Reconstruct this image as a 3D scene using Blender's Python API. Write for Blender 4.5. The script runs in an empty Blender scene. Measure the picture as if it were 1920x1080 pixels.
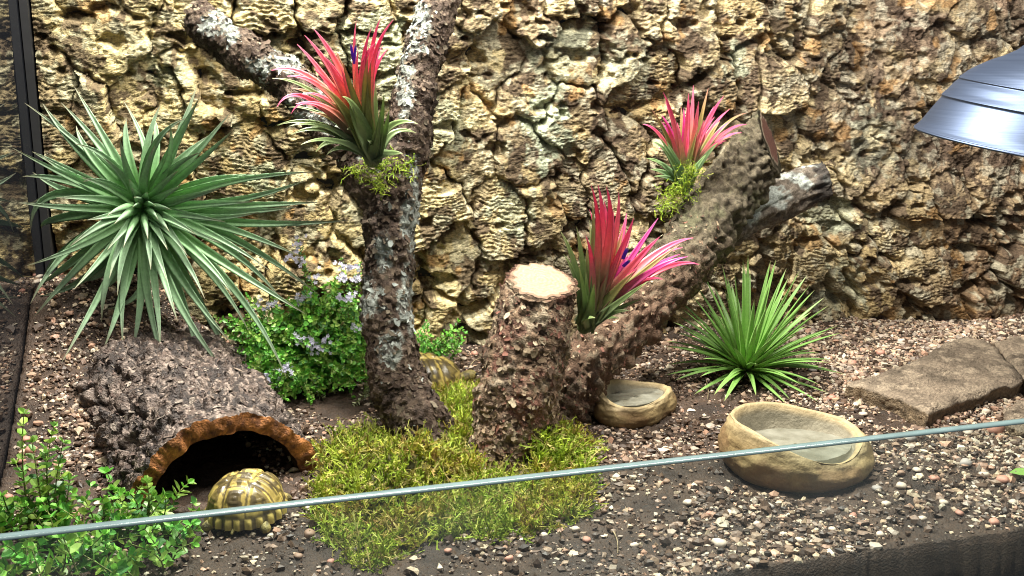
import bpy, math, random
import numpy as np
from mathutils import Vector

random.seed(7)
RNG = np.random.default_rng(11)
SC = bpy.context.scene
COL = SC.collection

# ------------------------------------------------------------------ camera
CAM_H, YAW, PITCH, FPX = 0.32, 16.0, 12.5, 1950.0     # metres, degrees, focal length in 1920-wide pixels
cam_d = bpy.data.cameras.new('camera')
cam = bpy.data.objects.new('camera', cam_d)
COL.objects.link(cam)
cam.location = (0, 0, CAM_H)
cam.rotation_euler = (math.radians(90 - PITCH), 0, math.radians(-YAW))
cam_d.sensor_width = 36.0
cam_d.lens = FPX / 1920 * 36.0
cam_d.clip_start = 0.02
cam_d.clip_end = 50
SC.camera = cam

# ------------------------------------------------------------------ world and lamps
wd = bpy.data.worlds.new('World')
SC.world = wd
wd.use_nodes = True
bgn = wd.node_tree.nodes['Background']
bgn.inputs[0].default_value = (0.88, 0.92, 1.0, 1)
bgn.inputs[1].default_value = 0.24


def area(name, loc, target, sx, sy, power, colour):
    d = bpy.data.lights.new(name, 'AREA')
    d.shape = 'RECTANGLE'
    d.size, d.size_y = sx, sy
    d.energy = power
    d.color = colour
    o = bpy.data.objects.new(name, d)
    COL.objects.link(o)
    o.location = loc
    o.rotation_euler = (Vector(target) - Vector(loc)).to_track_quat('-Z', 'Y').to_euler()
    return o


# the tank's LED bar, lying along the top of the enclosure, and a compact LED beside it
area('led_bar', (0.36, 0.70, 0.85), (0.36, 0.85, 0.0), 1.0, 0.03, 16.5, (1.0, 0.955, 0.85))
area('led_spot', (0.10, 0.93, 0.85), (0.34, 0.86, 0.0), 0.06, 0.06, 17.0, (1.0, 0.97, 0.88))
SC.view_settings.view_transform = 'Standard'
SC.view_settings.look = 'None'
SC.view_settings.gamma = 1.0
SC.view_settings.exposure = 0.0
SC.cycles.use_denoising = True
SC.cycles.pixel_filter_type = 'BLACKMAN_HARRIS'
SC.cycles.filter_width = 1.05
SC.cycles.max_bounces = 8
SC.cycles.transparent_max_bounces = 16

# ------------------------------------------------------------------ pixel -> place
_p, _y = math.radians(PITCH), math.radians(YAW)
CF = np.array([math.sin(_y) * math.cos(_p), math.cos(_y) * math.cos(_p), -math.sin(_p)])
CR = np.array([math.cos(_y), -math.sin(_y), 0.0])
CU = np.cross(CR, CF)
CC = np.array([0, 0, CAM_H])


def ray(x, y):
    return CF + CR * (x - 960) / FPX + CU * (540 - y) / FPX


def at(x, y, Y):                      # point of that pixel's ray at depth Y
    d = ray(x, y)
    return CC + d * (Y / d[1])


def on(x, y, z=0.0):                  # point of that pixel's ray at height z
    d = ray(x, y)
    return CC + d * ((z - CAM_H) / d[2])


# ------------------------------------------------------------------ noise in numpy
def _hash(i, j, k, seed):
    n = (i * 374761393 + j * 668265263 + k * 2147483647 + seed * 1274126177) & 0xFFFFFFFF
    n = ((n ^ (n >> 13)) * 1274126177) & 0xFFFFFFFF
    n = ((n ^ (n >> 16)) * 2246822519) & 0xFFFFFFFF
    n = n ^ (n >> 15)
    return (n & 0xFFFFFF) / float(0xFFFFFF)


def vn(x, y, z=0.0, seed=0):
    x, y, z = np.broadcast_arrays(np.asarray(x, float), np.asarray(y, float), np.asarray(z, float))
    xi, yi, zi = np.floor(x).astype(np.int64), np.floor(y).astype(np.int64), np.floor(z).astype(np.int64)
    fx, fy, fz = x - xi, y - yi, z - zi
    fx, fy, fz = [f * f * f * (f * (f * 6 - 15) + 10) for f in (fx, fy, fz)]
    flat = not np.any(fz)
    r = 0
    for dz in ((0,) if flat else (0, 1)):
        wz = 1 if flat else (fz if dz else 1 - fz)
        for dy in (0, 1):
            wy = fy if dy else 1 - fy
            for dx in (0, 1):
                wx = fx if dx else 1 - fx
                r = r + wx * wy * wz * _hash(xi + dx, yi + dy, zi + dz, seed)
    return r * 2 - 1


def fbm(x, y, z=0.0, seed=0, o=4, gain=0.5):
    a, s, r = 1.0, 1.0, 0
    for k in range(o):
        r = r + a * vn(np.asarray(x) * s + 17.3 * k, np.asarray(y) * s - 9.1 * k, np.asarray(z) * s, seed + k)
        a *= gain
        s *= 2.03
    return r


def ridged(x, y, z=0.0, seed=0, o=4, gain=0.5):
    a, s, r, t = 1.0, 1.0, 0, 0
    for k in range(o):
        r = r + a * (1 - np.abs(vn(np.asarray(x) * s + 7 * k, np.asarray(y) * s, np.asarray(z) * s, seed + k)) * 2)
        t += a
        a *= gain
        s *= 2.1
    return r / t


def smooth(a, b, x):
    t = np.clip((np.asarray(x, float) - a) / (b - a), 0, 1)
    return t * t * (3 - 2 * t)


def voronoi(x, y, seed=0, jit=0.9):
    xi, yi = np.floor(x).astype(np.int64), np.floor(y).astype(np.int64)
    f1 = np.full(x.shape, 9e9)
    f2 = np.full(x.shape, 9e9)
    ci = np.zeros(x.shape, np.int64)
    cj = np.zeros(x.shape, np.int64)
    dx1 = np.zeros(x.shape)
    dy1 = np.zeros(x.shape)
    for a in (-1, 0, 1):
        for b in (-1, 0, 1):
            i, j = xi + a, yi + b
            px = i + 0.5 + jit * (_hash(i, j, 0, seed) - 0.5)
            py = j + 0.5 + jit * (_hash(i, j, 1, seed) - 0.5)
            dx, dy = x - px, y - py
            d = np.sqrt(dx * dx + dy * dy)
            c = d < f1
            f2 = np.where(c, f1, np.minimum(f2, d))
            ci = np.where(c, i, ci)
            cj = np.where(c, j, cj)
            dx1 = np.where(c, dx, dx1)
            dy1 = np.where(c, dy, dy1)
            f1 = np.where(c, d, f1)
    return f1, f2, ci, cj, dx1, dy1


# ------------------------------------------------------------------ object helpers
def mesh(name, V, F, col=None, smooth_shade=True):
    V = np.ascontiguousarray(V, dtype=np.float32)
    Fs = [np.asarray(f, np.int32) for f in (F if isinstance(F, list) else [F]) if len(f)]
    me = bpy.data.meshes.new(name)
    me.vertices.add(len(V))
    me.vertices.foreach_set('co', V.ravel())
    tot = np.concatenate([np.full(len(f), f.shape[1], np.int32) for f in Fs])
    idx = np.concatenate([f.ravel() for f in Fs])
    me.loops.add(len(idx))
    me.loops.foreach_set('vertex_index', idx)
    me.polygons.add(len(tot))
    st = np.zeros(len(tot), np.int32)
    st[1:] = np.cumsum(tot)[:-1]
    me.polygons.foreach_set('loop_start', st)
    me.update(calc_edges=True)
    me.polygons.foreach_set('use_smooth', np.full(len(tot), bool(smooth_shade)))
    if col is not None:
        a = me.color_attributes.new('col', 'FLOAT_COLOR', 'POINT')
        c = np.ones((len(V), 4), np.float32)
        c[:, :3] = col
        a.data.foreach_set('color', c.ravel())
    return me


def obj(name, me, mat=None, parent=None, label=None, cat=None, group=None, kind=None):
    o = bpy.data.objects.new(name, me)
    COL.objects.link(o)
    if mat is not None and me is not None and not me.materials:
        me.materials.append(mat)
    if parent is not None:
        o.parent = parent
        if parent.parent is None:           # every part's own mesh is written in world metres
            o.matrix_parent_inverse = parent.matrix_world.inverted()
    if label:
        o['label'] = label
    if cat:
        o['category'] = cat
    if group:
        o['group'] = group
    if kind:
        o['kind'] = kind
    return o


def thing(name, loc, label, cat, group=None):
    o = obj(name, None, None, None, label, cat, group)
    o.location = tuple(loc)
    o.empty_display_size = 0.02
    o.matrix_world.translation = Vector(loc)
    return o


def grid_faces(nu, nv, wrap_v=False):
    i = np.arange(nu - 1)[:, None]
    j = np.arange(nv if wrap_v else nv - 1)[None, :]
    j2 = (j + 1) % nv
    a = i * nv + j
    b = i * nv + j2
    c = (i + 1) * nv + j2
    d = (i + 1) * nv + j
    return np.stack(np.broadcast_arrays(a, b, c, d), -1).reshape(-1, 4)


class Batch:                            # gathers many small pieces into one mesh
    def __init__(s):
        s.V, s.F3, s.F4, s.C, s.n = [], [], [], [], 0

    def add(s, V, F, c):
        V = np.asarray(V, float)
        F = np.asarray(F)
        (s.F3 if F.shape[1] == 3 else s.F4).append(F + s.n)
        s.V.append(V)
        c = np.asarray(c, float)
        s.C.append(np.broadcast_to(c, (len(V), 3)))
        s.n += len(V)

    def mesh(s, name, smooth_shade=True):
        F = []
        if s.F3:
            F.append(np.concatenate(s.F3))
        if s.F4:
            F.append(np.concatenate(s.F4))
        return mesh(name, np.concatenate(s.V), F, np.concatenate(s.C), smooth_shade)


def unit(v):
    v = np.asarray(v, float)
    return v / (np.linalg.norm(v, axis=-1, keepdims=True) + 1e-12)


# ------------------------------------------------------------------ materials
def new_mat(name):
    m = bpy.data.materials.new(name)
    m.use_nodes = True
    nt = m.node_tree
    return m, nt, nt.nodes['Principled BSDF'], nt.nodes['Material Output']


def mat_attr(name, rough=0.8, spec=0.25, nscale=250, namp=0.5, bscale=600, bump=0.3, bdist=0.001, transl=0.0,
             detail=4, stretch=(1, 1, 1), rvar=0.0, metallic=0.0, coat=0.0):
    """colour = the mesh's own pigment attribute x fine procedural mottling, plus fine bump"""
    m, nt, b, out = new_mat(name)
    N = nt.nodes.new
    L = nt.links.new
    at_ = N('ShaderNodeAttribute')
    at_.attribute_name = 'col'
    tc = N('ShaderNodeTexCoord')
    mp = N('ShaderNodeMapping')
    mp.inputs['Scale'].default_value = stretch
    L(tc.outputs['Object'], mp.inputs['Vector'])
    n1 = N('ShaderNodeTexNoise')
    n1.inputs['Scale'].default_value = nscale
    n1.inputs['Detail'].default_value = detail
    n1.inputs['Roughness'].default_value = 0.65
    L(mp.outputs[0], n1.inputs['Vector'])
    mr = N('ShaderNodeMapRange')
    mr.inputs['From Min'].default_value = 0.3
    mr.inputs['From Max'].default_value = 0.7
    mr.inputs['To Min'].default_value = 1 - namp
    mr.inputs['To Max'].default_value = 1 + namp * 0.7
    L(n1.outputs['Fac'], mr.inputs['Value'])
    mx = N('ShaderNodeVectorMath')
    mx.operation = 'SCALE'
    L(at_.outputs['Color'], mx.inputs[0])
    L(mr.outputs[0], mx.inputs['Scale'])
    L(mx.outputs[0], b.inputs['Base Color'])
    b.inputs['Roughness'].default_value = rough
    b.inputs['Specular IOR Level'].default_value = spec
    b.inputs['Metallic'].default_value = metallic
    b.inputs['Coat Weight'].default_value = coat
    if rvar:
        r2 = N('ShaderNodeMapRange')
        r2.inputs['From Min'].default_value = 0.35
        r2.inputs['From Max'].default_value = 0.65
        r2.inputs['To Min'].default_value = rough - rvar
        r2.inputs['To Max'].default_value = rough + rvar
        L(n1.outputs['Fac'], r2.inputs['Value'])
        L(r2.outputs[0], b.inputs['Roughness'])
    if bump:
        n2 = N('ShaderNodeTexNoise')
        n2.inputs['Scale'].default_value = bscale
        n2.inputs['Detail'].default_value = 3
        L(mp.outputs[0], n2.inputs['Vector'])
        bp = N('ShaderNodeBump')
        bp.inputs['Strength'].default_value = bump
        bp.inputs['Distance'].default_value = bdist
        L(n2.outputs['Fac'], bp.inputs['Height'])
        L(bp.outputs[0], b.inputs['Normal'])
    if transl:
        t = N('ShaderNodeBsdfTranslucent')
        L(mx.outputs[0], t.inputs['Color'])
        ms = N('ShaderNodeMixShader')
        ms.inputs[0].default_value = transl
        L(b.outputs[0], ms.inputs[1])
        L(t.outputs[0], ms.inputs[2])
        L(ms.outputs[0], out.inputs['Surface'])
    return m


M = {}
M['cork'] = mat_attr('cork_bark', 0.85, 0.2, 420, 0.65, 800, 1.0, 0.0020, detail=6, stretch=(0.6, 0.6, 1.5))
M['soil'] = mat_attr('damp_soil', 0.6, 0.4, 500, 0.6, 700, 0.9, 0.002, detail=6)
M['gravel'] = mat_attr('gravel_stone', 0.5, 0.45, 700, 0.3, 900, 0.3, 0.0006)
M['bark'] = mat_attr('branch_bark', 0.82, 0.25, 380, 0.6, 800, 1.0, 0.0020, detail=6)
M['lichen'] = mat_attr('lichen_flake', 0.8, 0.2, 500, 0.35, 800, 0.3, 0.0006)
M['cutwood'] = mat_attr('cut_wood', 0.75, 0.25, 300, 0.25, 500, 0.4, 0.0006)
M['leaf_silver'] = mat_attr('silvery_leaf', 0.5, 0.4, 300, 0.18, 900, 0.15, 0.0004, transl=0.30)
M['leaf_pink'] = mat_attr('blushing_leaf', 0.38, 0.5, 300, 0.12, 900, 0.1, 0.0004, transl=0.34)
M['leaf_green'] = mat_attr('green_leaf', 0.42, 0.45, 300, 0.18, 900, 0.1, 0.0004, transl=0.18)
M['herb'] = mat_attr('herb_leaf', 0.42, 0.45, 200, 0.2, 900, 0.0, transl=0.25)
M['moss'] = mat_attr('moss_strand', 0.65, 0.25, 200, 0.25, 900, 0.0, transl=0.3)
M['petal'] = mat_attr('petal', 0.55, 0.25, 300, 0.1, 900, 0.0, transl=0.3)
M['bowl'] = mat_attr('resin_rock_bowl', 0.6, 0.35, 130, 0.28, 420, 0.5, 0.0012, detail=6)
M['slate'] = mat_attr('slate_stone', 0.75, 0.3, 330, 0.6, 600, 1.0, 0.0025, detail=8)
M['shell'] = mat_attr('tortoise_shell', 0.32, 0.5, 350, 0.25, 900, 0.25, 0.0004)
M['skin'] = mat_attr('tortoise_skin', 0.55, 0.4, 350, 0.3, 900, 0.8, 0.0008)
M['cave'] = mat_attr('cork_tube_bark', 0.55, 0.45, 420, 0.7, 700, 1.0, 0.0024, detail=6)
M['corkcut'] = mat_attr('cut_cork', 0.75, 0.25, 350, 0.55, 700, 0.9, 0.0014, detail=6)


def flat_mat(name, rgb, rough=0.5, spec=0.5, metallic=0.0):
    m, nt, b, out = new_mat(name)
    n = nt.nodes.new('ShaderNodeTexNoise')
    n.inputs['Scale'].default_value = 60
    n.inputs['Detail'].default_value = 5
    tc = nt.nodes.new('ShaderNodeTexCoord')
    nt.links.new(tc.outputs['Object'], n.inputs['Vector'])
    cr = nt.nodes.new('ShaderNodeValToRGB')
    cr.color_ramp.elements[0].position = 0.3
    cr.color_ramp.elements[1].position = 0.7
    cr.color_ramp.elements[0].color = (*[c * 0.85 for c in rgb], 1)
    cr.color_ramp.elements[1].color = (*[min(1, c * 1.15) for c in rgb], 1)
    nt.links.new(n.outputs['Fac'], cr.inputs[0])
    nt.links.new(cr.outputs[0], b.inputs['Base Color'])
    b.inputs['Roughness'].default_value = rough
    b.inputs['Specular IOR Level'].default_value = spec
    b.inputs['Metallic'].default_value = metallic
    return m


def glass_mat():
    m, nt, b, out = new_mat('veiled_glass')
    nt.nodes.remove(b)
    N, L = nt.nodes.new, nt.links.new
    tr = N('ShaderNodeBsdfTransparent')
    tr.inputs[0].default_value = (0.90, 0.94, 0.93, 1)
    gl = N('ShaderNodeBsdfGlossy')
    gl.inputs['Roughness'].default_value = 0.02
    lw = N('ShaderNodeLayerWeight')
    pw = N('ShaderNodeMath')
    pw.operation = 'POWER'
    L(lw.outputs['Facing'], pw.inputs[0])
    lw.inputs[0].default_value = 0.5
    pw.inputs[1].default_value = 5.0
    fr = N('ShaderNodeMapRange')
    fr.inputs['To Min'].default_value = 0.02
    L(pw.outputs[0], fr.inputs['Value'])
    mx = N('ShaderNodeMixShader')
    L(fr.outputs[0], mx.inputs[0])
    L(tr.outputs[0], mx.inputs[1])
    L(gl.outputs[0], mx.inputs[2])
    df = N('ShaderNodeBsdfDiffuse')  # bluish diffuse veil painted in for reflections on the pane
    df.inputs[0].default_value = (0.75, 0.82, 0.85, 1)
    tl = N('ShaderNodeBsdfTranslucent')
    tl.inputs[0].default_value = (0.75, 0.82, 0.85, 1)
    dd = N('ShaderNodeMixShader')
    L(df.outputs[0], dd.inputs[1])
    L(tl.outputs[0], dd.inputs[2])
    tc = N('ShaderNodeTexCoord')
    ns = N('ShaderNodeTexNoise')
    ns.inputs['Scale'].default_value = 14
    ns.inputs['Detail'].default_value = 6
    L(tc.outputs['Object'], ns.inputs['Vector'])
    mr = N('ShaderNodeMapRange')
    mr.inputs['From Min'].default_value = 0.35
    mr.inputs['From Max'].default_value = 0.7
    mr.inputs['To Min'].default_value = 0.004
    mr.inputs['To Max'].default_value = 0.030
    L(ns.outputs['Fac'], mr.inputs['Value'])
    m2 = N('ShaderNodeMixShader')
    L(mr.outputs[0], m2.inputs[0])
    L(mx.outputs[0], m2.inputs[1])
    L(dd.outputs[0], m2.inputs[2])
    L(m2.outputs[0], out.inputs['Surface'])
    return m


def water_mat():
    m, nt, b, out = new_mat('shallow_water')
    nt.nodes.remove(b)
    N, L = nt.nodes.new, nt.links.new
    tr = N('ShaderNodeBsdfTransparent')
    tr.inputs[0].default_value = (0.86, 0.90, 0.86, 1)
    gl = N('ShaderNodeBsdfGlossy')
    gl.inputs['Roughness'].default_value = 0.05
    fr = N('ShaderNodeFresnel')
    fr.inputs[0].default_value = 1.33
    tc = N('ShaderNodeTexCoord')
    ns = N('ShaderNodeTexNoise')
    ns.inputs['Scale'].default_value = 70
    ns.inputs['Detail'].default_value = 2
    L(tc.outputs['Object'], ns.inputs['Vector'])
    bp = N('ShaderNodeBump')
    bp.inputs['Strength'].default_value = 0.08
    bp.inputs['Distance'].default_value = 0.001
    L(ns.outputs['Fac'], bp.inputs['Height'])
    L(bp.outputs[0], gl.inputs['Normal'])
    L(bp.outputs[0], fr.inputs['Normal'])
    mx = N('ShaderNodeMixShader')
    df = N('ShaderNodeBsdfDiffuse')
    wn = N('ShaderNodeTexNoise')
    wn.inputs['Scale'].default_value = 55
    wn.inputs['Detail'].default_value = 5
    L(tc.outputs['Object'], wn.inputs['Vector'])
    wr = N('ShaderNodeValToRGB')
    wr.color_ramp.elements[0].position = 0.35
    wr.color_ramp.elements[1].position = 0.68
    wr.color_ramp.elements[0].color = (0.20, 0.19, 0.145, 1)
    wr.color_ramp.elements[1].color = (0.37, 0.36, 0.295, 1)
    L(wn.outputs['Fac'], wr.inputs[0])
    L(wr.outputs[0], df.inputs[0])
    mk = N('ShaderNodeMixShader')
    mk.inputs[0].default_value = 0.7
    L(tr.outputs[0], mk.inputs[1])
    L(df.outputs[0], mk.inputs[2])
    L(fr.outputs[0], mx.inputs[0])
    L(mk.outputs[0], mx.inputs[1])
    L(gl.outputs[0], mx.inputs[2])
    L(mx.outputs[0], out.inputs['Surface'])
    return m


M['glass'] = glass_mat()
M['water'] = water_mat()
M['glass_edge'] = flat_mat('glass_edge', (0.15, 0.215, 0.22), 0.2, 0.5)
def black_glass():
    m, nt, b, out = new_mat('black_backed_glass')
    N, L = nt.nodes.new, nt.links.new
    tc = N('ShaderNodeTexCoord')
    ns = N('ShaderNodeTexNoise')
    ns.inputs['Scale'].default_value = 40
    ns.inputs['Detail'].default_value = 6
    L(tc.outputs['Object'], ns.inputs['Vector'])
    mr = N('ShaderNodeMapRange')
    mr.inputs['From Min'].default_value = 0.35
    mr.inputs['From Max'].default_value = 0.75
    mr.inputs['To Min'].default_value = 0.0
    mr.inputs['To Max'].default_value = 0.05
    L(ns.outputs['Fac'], mr.inputs['Value'])
    L(mr.outputs[0], b.inputs['Roughness'])
    b.inputs['Base Color'].default_value = (0.010, 0.011, 0.014, 1)
    b.inputs['Specular IOR Level'].default_value = 0.5
    return m


M['black'] = black_glass()
M['blackmatt'] = flat_mat('black_plastic', (0.015, 0.015, 0.016), 0.5, 0.4)


def brushed_mat():
    m, nt, b, out = new_mat('brushed_aluminium')
    N, L = nt.nodes.new, nt.links.new
    tc = N('ShaderNodeTexCoord')
    mp = N('ShaderNodeMapping')
    mp.inputs['Scale'].default_value = (3, 3, 900)
    L(tc.outputs['Object'], mp.inputs['Vector'])
    ns = N('ShaderNodeTexNoise')
    ns.inputs['Scale'].default_value = 1.0
    ns.inputs['Detail'].default_value = 4
    L(mp.outputs[0], ns.inputs['Vector'])
    cr = N('ShaderNodeValToRGB')
    cr.color_ramp.elements[0].position = 0.3
    cr.color_ramp.elements[1].position = 0.7
    cr.color_ramp.elements[0].color = (0.060, 0.080, 0.130, 1)
    cr.color_ramp.elements[1].color = (0.085, 0.11, 0.17, 1)
    L(ns.outputs['Fac'], cr.inputs[0])
    L(cr.outputs[0], b.inputs['Base Color'])
    b.inputs['Metallic'].default_value = 0.85
    b.inputs['Roughness'].default_value = 0.46
    b.inputs['Anisotropic'].default_value = 0.3
    bp = N('ShaderNodeBump')
    bp.inputs['Strength'].default_value = 0.08
    bp.inputs['Distance'].default_value = 0.0005
    L(ns.outputs['Fac'], bp.inputs['Height'])
    L(bp.outputs[0], b.inputs['Normal'])
    return m


M['metal'] = brushed_mat()

# ------------------------------------------------------------------ the ground
TX0, TX1 = -0.166, 1.03               # inner faces of the tank's sides
TY0, TY1 = 0.540, 1.135               # inner face of the front pane, back panel
WALL_Y = 1.118                        # plane the cork relief grows from


def gh(x, y):
    x = np.asarray(x, float)
    y = np.asarray(y, float)
    m = 0.085 * smooth(0.075, -0.11, x) * smooth(0.80, 1.06, y)
    m = m + 0.020 * smooth(0.02, -0.15, x) * smooth(0.70, 0.90, y)
    m = m + 0.034 * np.exp(-(((x + .066) / .07) ** 2 + ((y - 1.005) / .045) ** 2))
    r = -0.014 * smooth(0.62, 1.0, x) * smooth(0.8, 1.05, y)
    n = 0.0045 * fbm(x * 9, y * 9, 0, 41, 3) + 0.0012 * fbm(x * 60, y * 60, 0, 45, 2)
    return m + r + n * smooth(TY0, TY0 + 0.06, y) + 0.002


def build_ground():
    nx, ny = 420, 210
    X, Y = np.meshgrid(np.linspace(TX0, TX1, nx), np.linspace(TY0 + 0.001, TY1 - 0.001, ny), indexing='ij')
    Z = gh(X, Y) + 0.0016 * fbm(X * 260, Y * 260, 0, 51, 3)
    V = np.stack([X, Y, Z], -1).reshape(-1, 3)
    F = grid_faces(nx, ny)[:, ::-1]
    n = fbm(X * 40, Y * 40, 0, 61, 3).ravel()
    c = np.array([0.048, 0.029, 0.018]) * (1 + 0.45 * n[:, None])
    # skirt: the earth seen through the front pane and under the other edges
    ids = np.arange(nx * ny).reshape(nx, ny)
    loop = np.concatenate([ids[:, 0], ids[-1, 1:], ids[-2::-1, -1], ids[0, -2:0:-1]])
    B = V[loop].copy()
    B[:, 2] = -0.07
    off = len(V)
    k = len(loop)
    a = np.arange(k)
    sk = np.stack([loop, off + a, off + (a + 1) % k, np.roll(loop, -1)], -1)
    V = np.concatenate([V, B])
    c = np.concatenate([c, np.tile([0.060, 0.036, 0.022], (k, 1))])
    return obj('ground', mesh('ground', V, [F, sk], np.clip(c, 0, 1)), M['soil'], None,
               'dark damp soil floor of the enclosure banked up against the side panel', None, None, 'structure')


build_ground()


# ------------------------------------------------------------------ the tank
def box_mesh(name, lo, hi):
    x0, y0, z0 = lo
    x1, y1, z1 = hi
    V = [(x0, y0, z0), (x1, y0, z0), (x1, y1, z0), (x0, y1, z0), (x0, y0, z1), (x1, y0, z1), (x1, y1, z1), (x0, y1, z1)]
    F = [(0, 3, 2, 1), (4, 5, 6, 7), (0, 1, 5, 4), (1, 2, 6, 5), (2, 3, 7, 6), (3, 0, 4, 7)]
    return mesh(name, V, np.array(F), None, False)


GZ = 0.0835                            # height of the front pane
tank = thing('terrarium', (0.43, TY0, -0.07), 'long terrarium with low clear front pane and black side panels', 'terrarium')
pane = obj('front_pane', box_mesh('front_pane', (TX0, TY0 - 0.0075, -0.068), (TX1, TY0 - 0.0005, GZ)), M['glass'], tank)


def edge_mesh():
    y0, y1 = TY0 - 0.0075, TY0 - 0.0005
    c = 0.0012
    prof = [(y0, GZ + 0.0006), (y0 + c * 0.6, GZ + 0.0016), ((y0 + y1) / 2, GZ + 0.0020), (y1 - c * 0.6, GZ + 0.0016), (y1, GZ + 0.0006)]
    n = 80
    V = []
    for x in np.linspace(TX0, TX1, n):
        V += [(x, y, z) for y, z in prof] + [(x, y1, GZ + 0.0003), (x, y0, GZ + 0.0003)]
    return mesh('polished_edge', np.array(V), grid_faces(n, 7, True))


obj('polished_edge', edge_mesh(), M['glass_edge'], pane, 'grey green polished upper edge of the pane')
obj('side_panel', box_mesh('side_panel', (TX0 - 0.009, TY0 - 0.0075, -0.07), (TX0 - 0.001, TY1 + 0.01, 0.50)), M['black'], tank)
obj('side_panel', box_mesh('side_panel', (TX1 + 0.001, TY0 - 0.0075, -0.07), (TX1 + 0.009, TY1 + 0.01, 0.50)), M['black'], tank)
obj('back_panel', box_mesh('back_panel', (TX0 - 0.0005, TY1, -0.07), (TX1 + 0.0005, TY1 + 0.008, 0.50)), M['blackmatt'], tank)
obj('base', box_mesh('base', (TX0 - 0.009, TY0 - 0.0075, -0.085), (TX1 + 0.009, TY1 + 0.01, -0.0715)), M['blackmatt'], tank)
obj('corner_seal', box_mesh('corner_seal', (TX0, WALL_Y - 0.02, 0.0), (TX0 + 0.007, TY1 - 0.001, 0.50)), M['blackmatt'], tank)


# ------------------------------------------------------------------ the cork wall
def px_of(X, Y, Z):
    dx, dy, dz = X - CC[0], Y - CC[1], Z - CC[2]
    w = dx * CF[0] + dy * CF[1] + dz * CF[2]
    return 960 + FPX * (dx * CR[0] + dy * CR[1] + dz * CR[2]) / w, 540 - FPX * (dx * CU[0] + dy * CU[1] + dz * CU[2]) / w


def split_by_id(V, F, ids, col):
    """cut a sheet into one (V, F, col) per piece"""
    order = np.argsort(ids, kind='stable')
    s = ids[order]
    cuts = np.flatnonzero(np.diff(s)) + 1
    for part in np.split(order, cuts):
        f = F[part]
        u, inv = np.unique(f, return_inverse=True)
        yield V[u], inv.reshape(f.shape), col[u]


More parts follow.
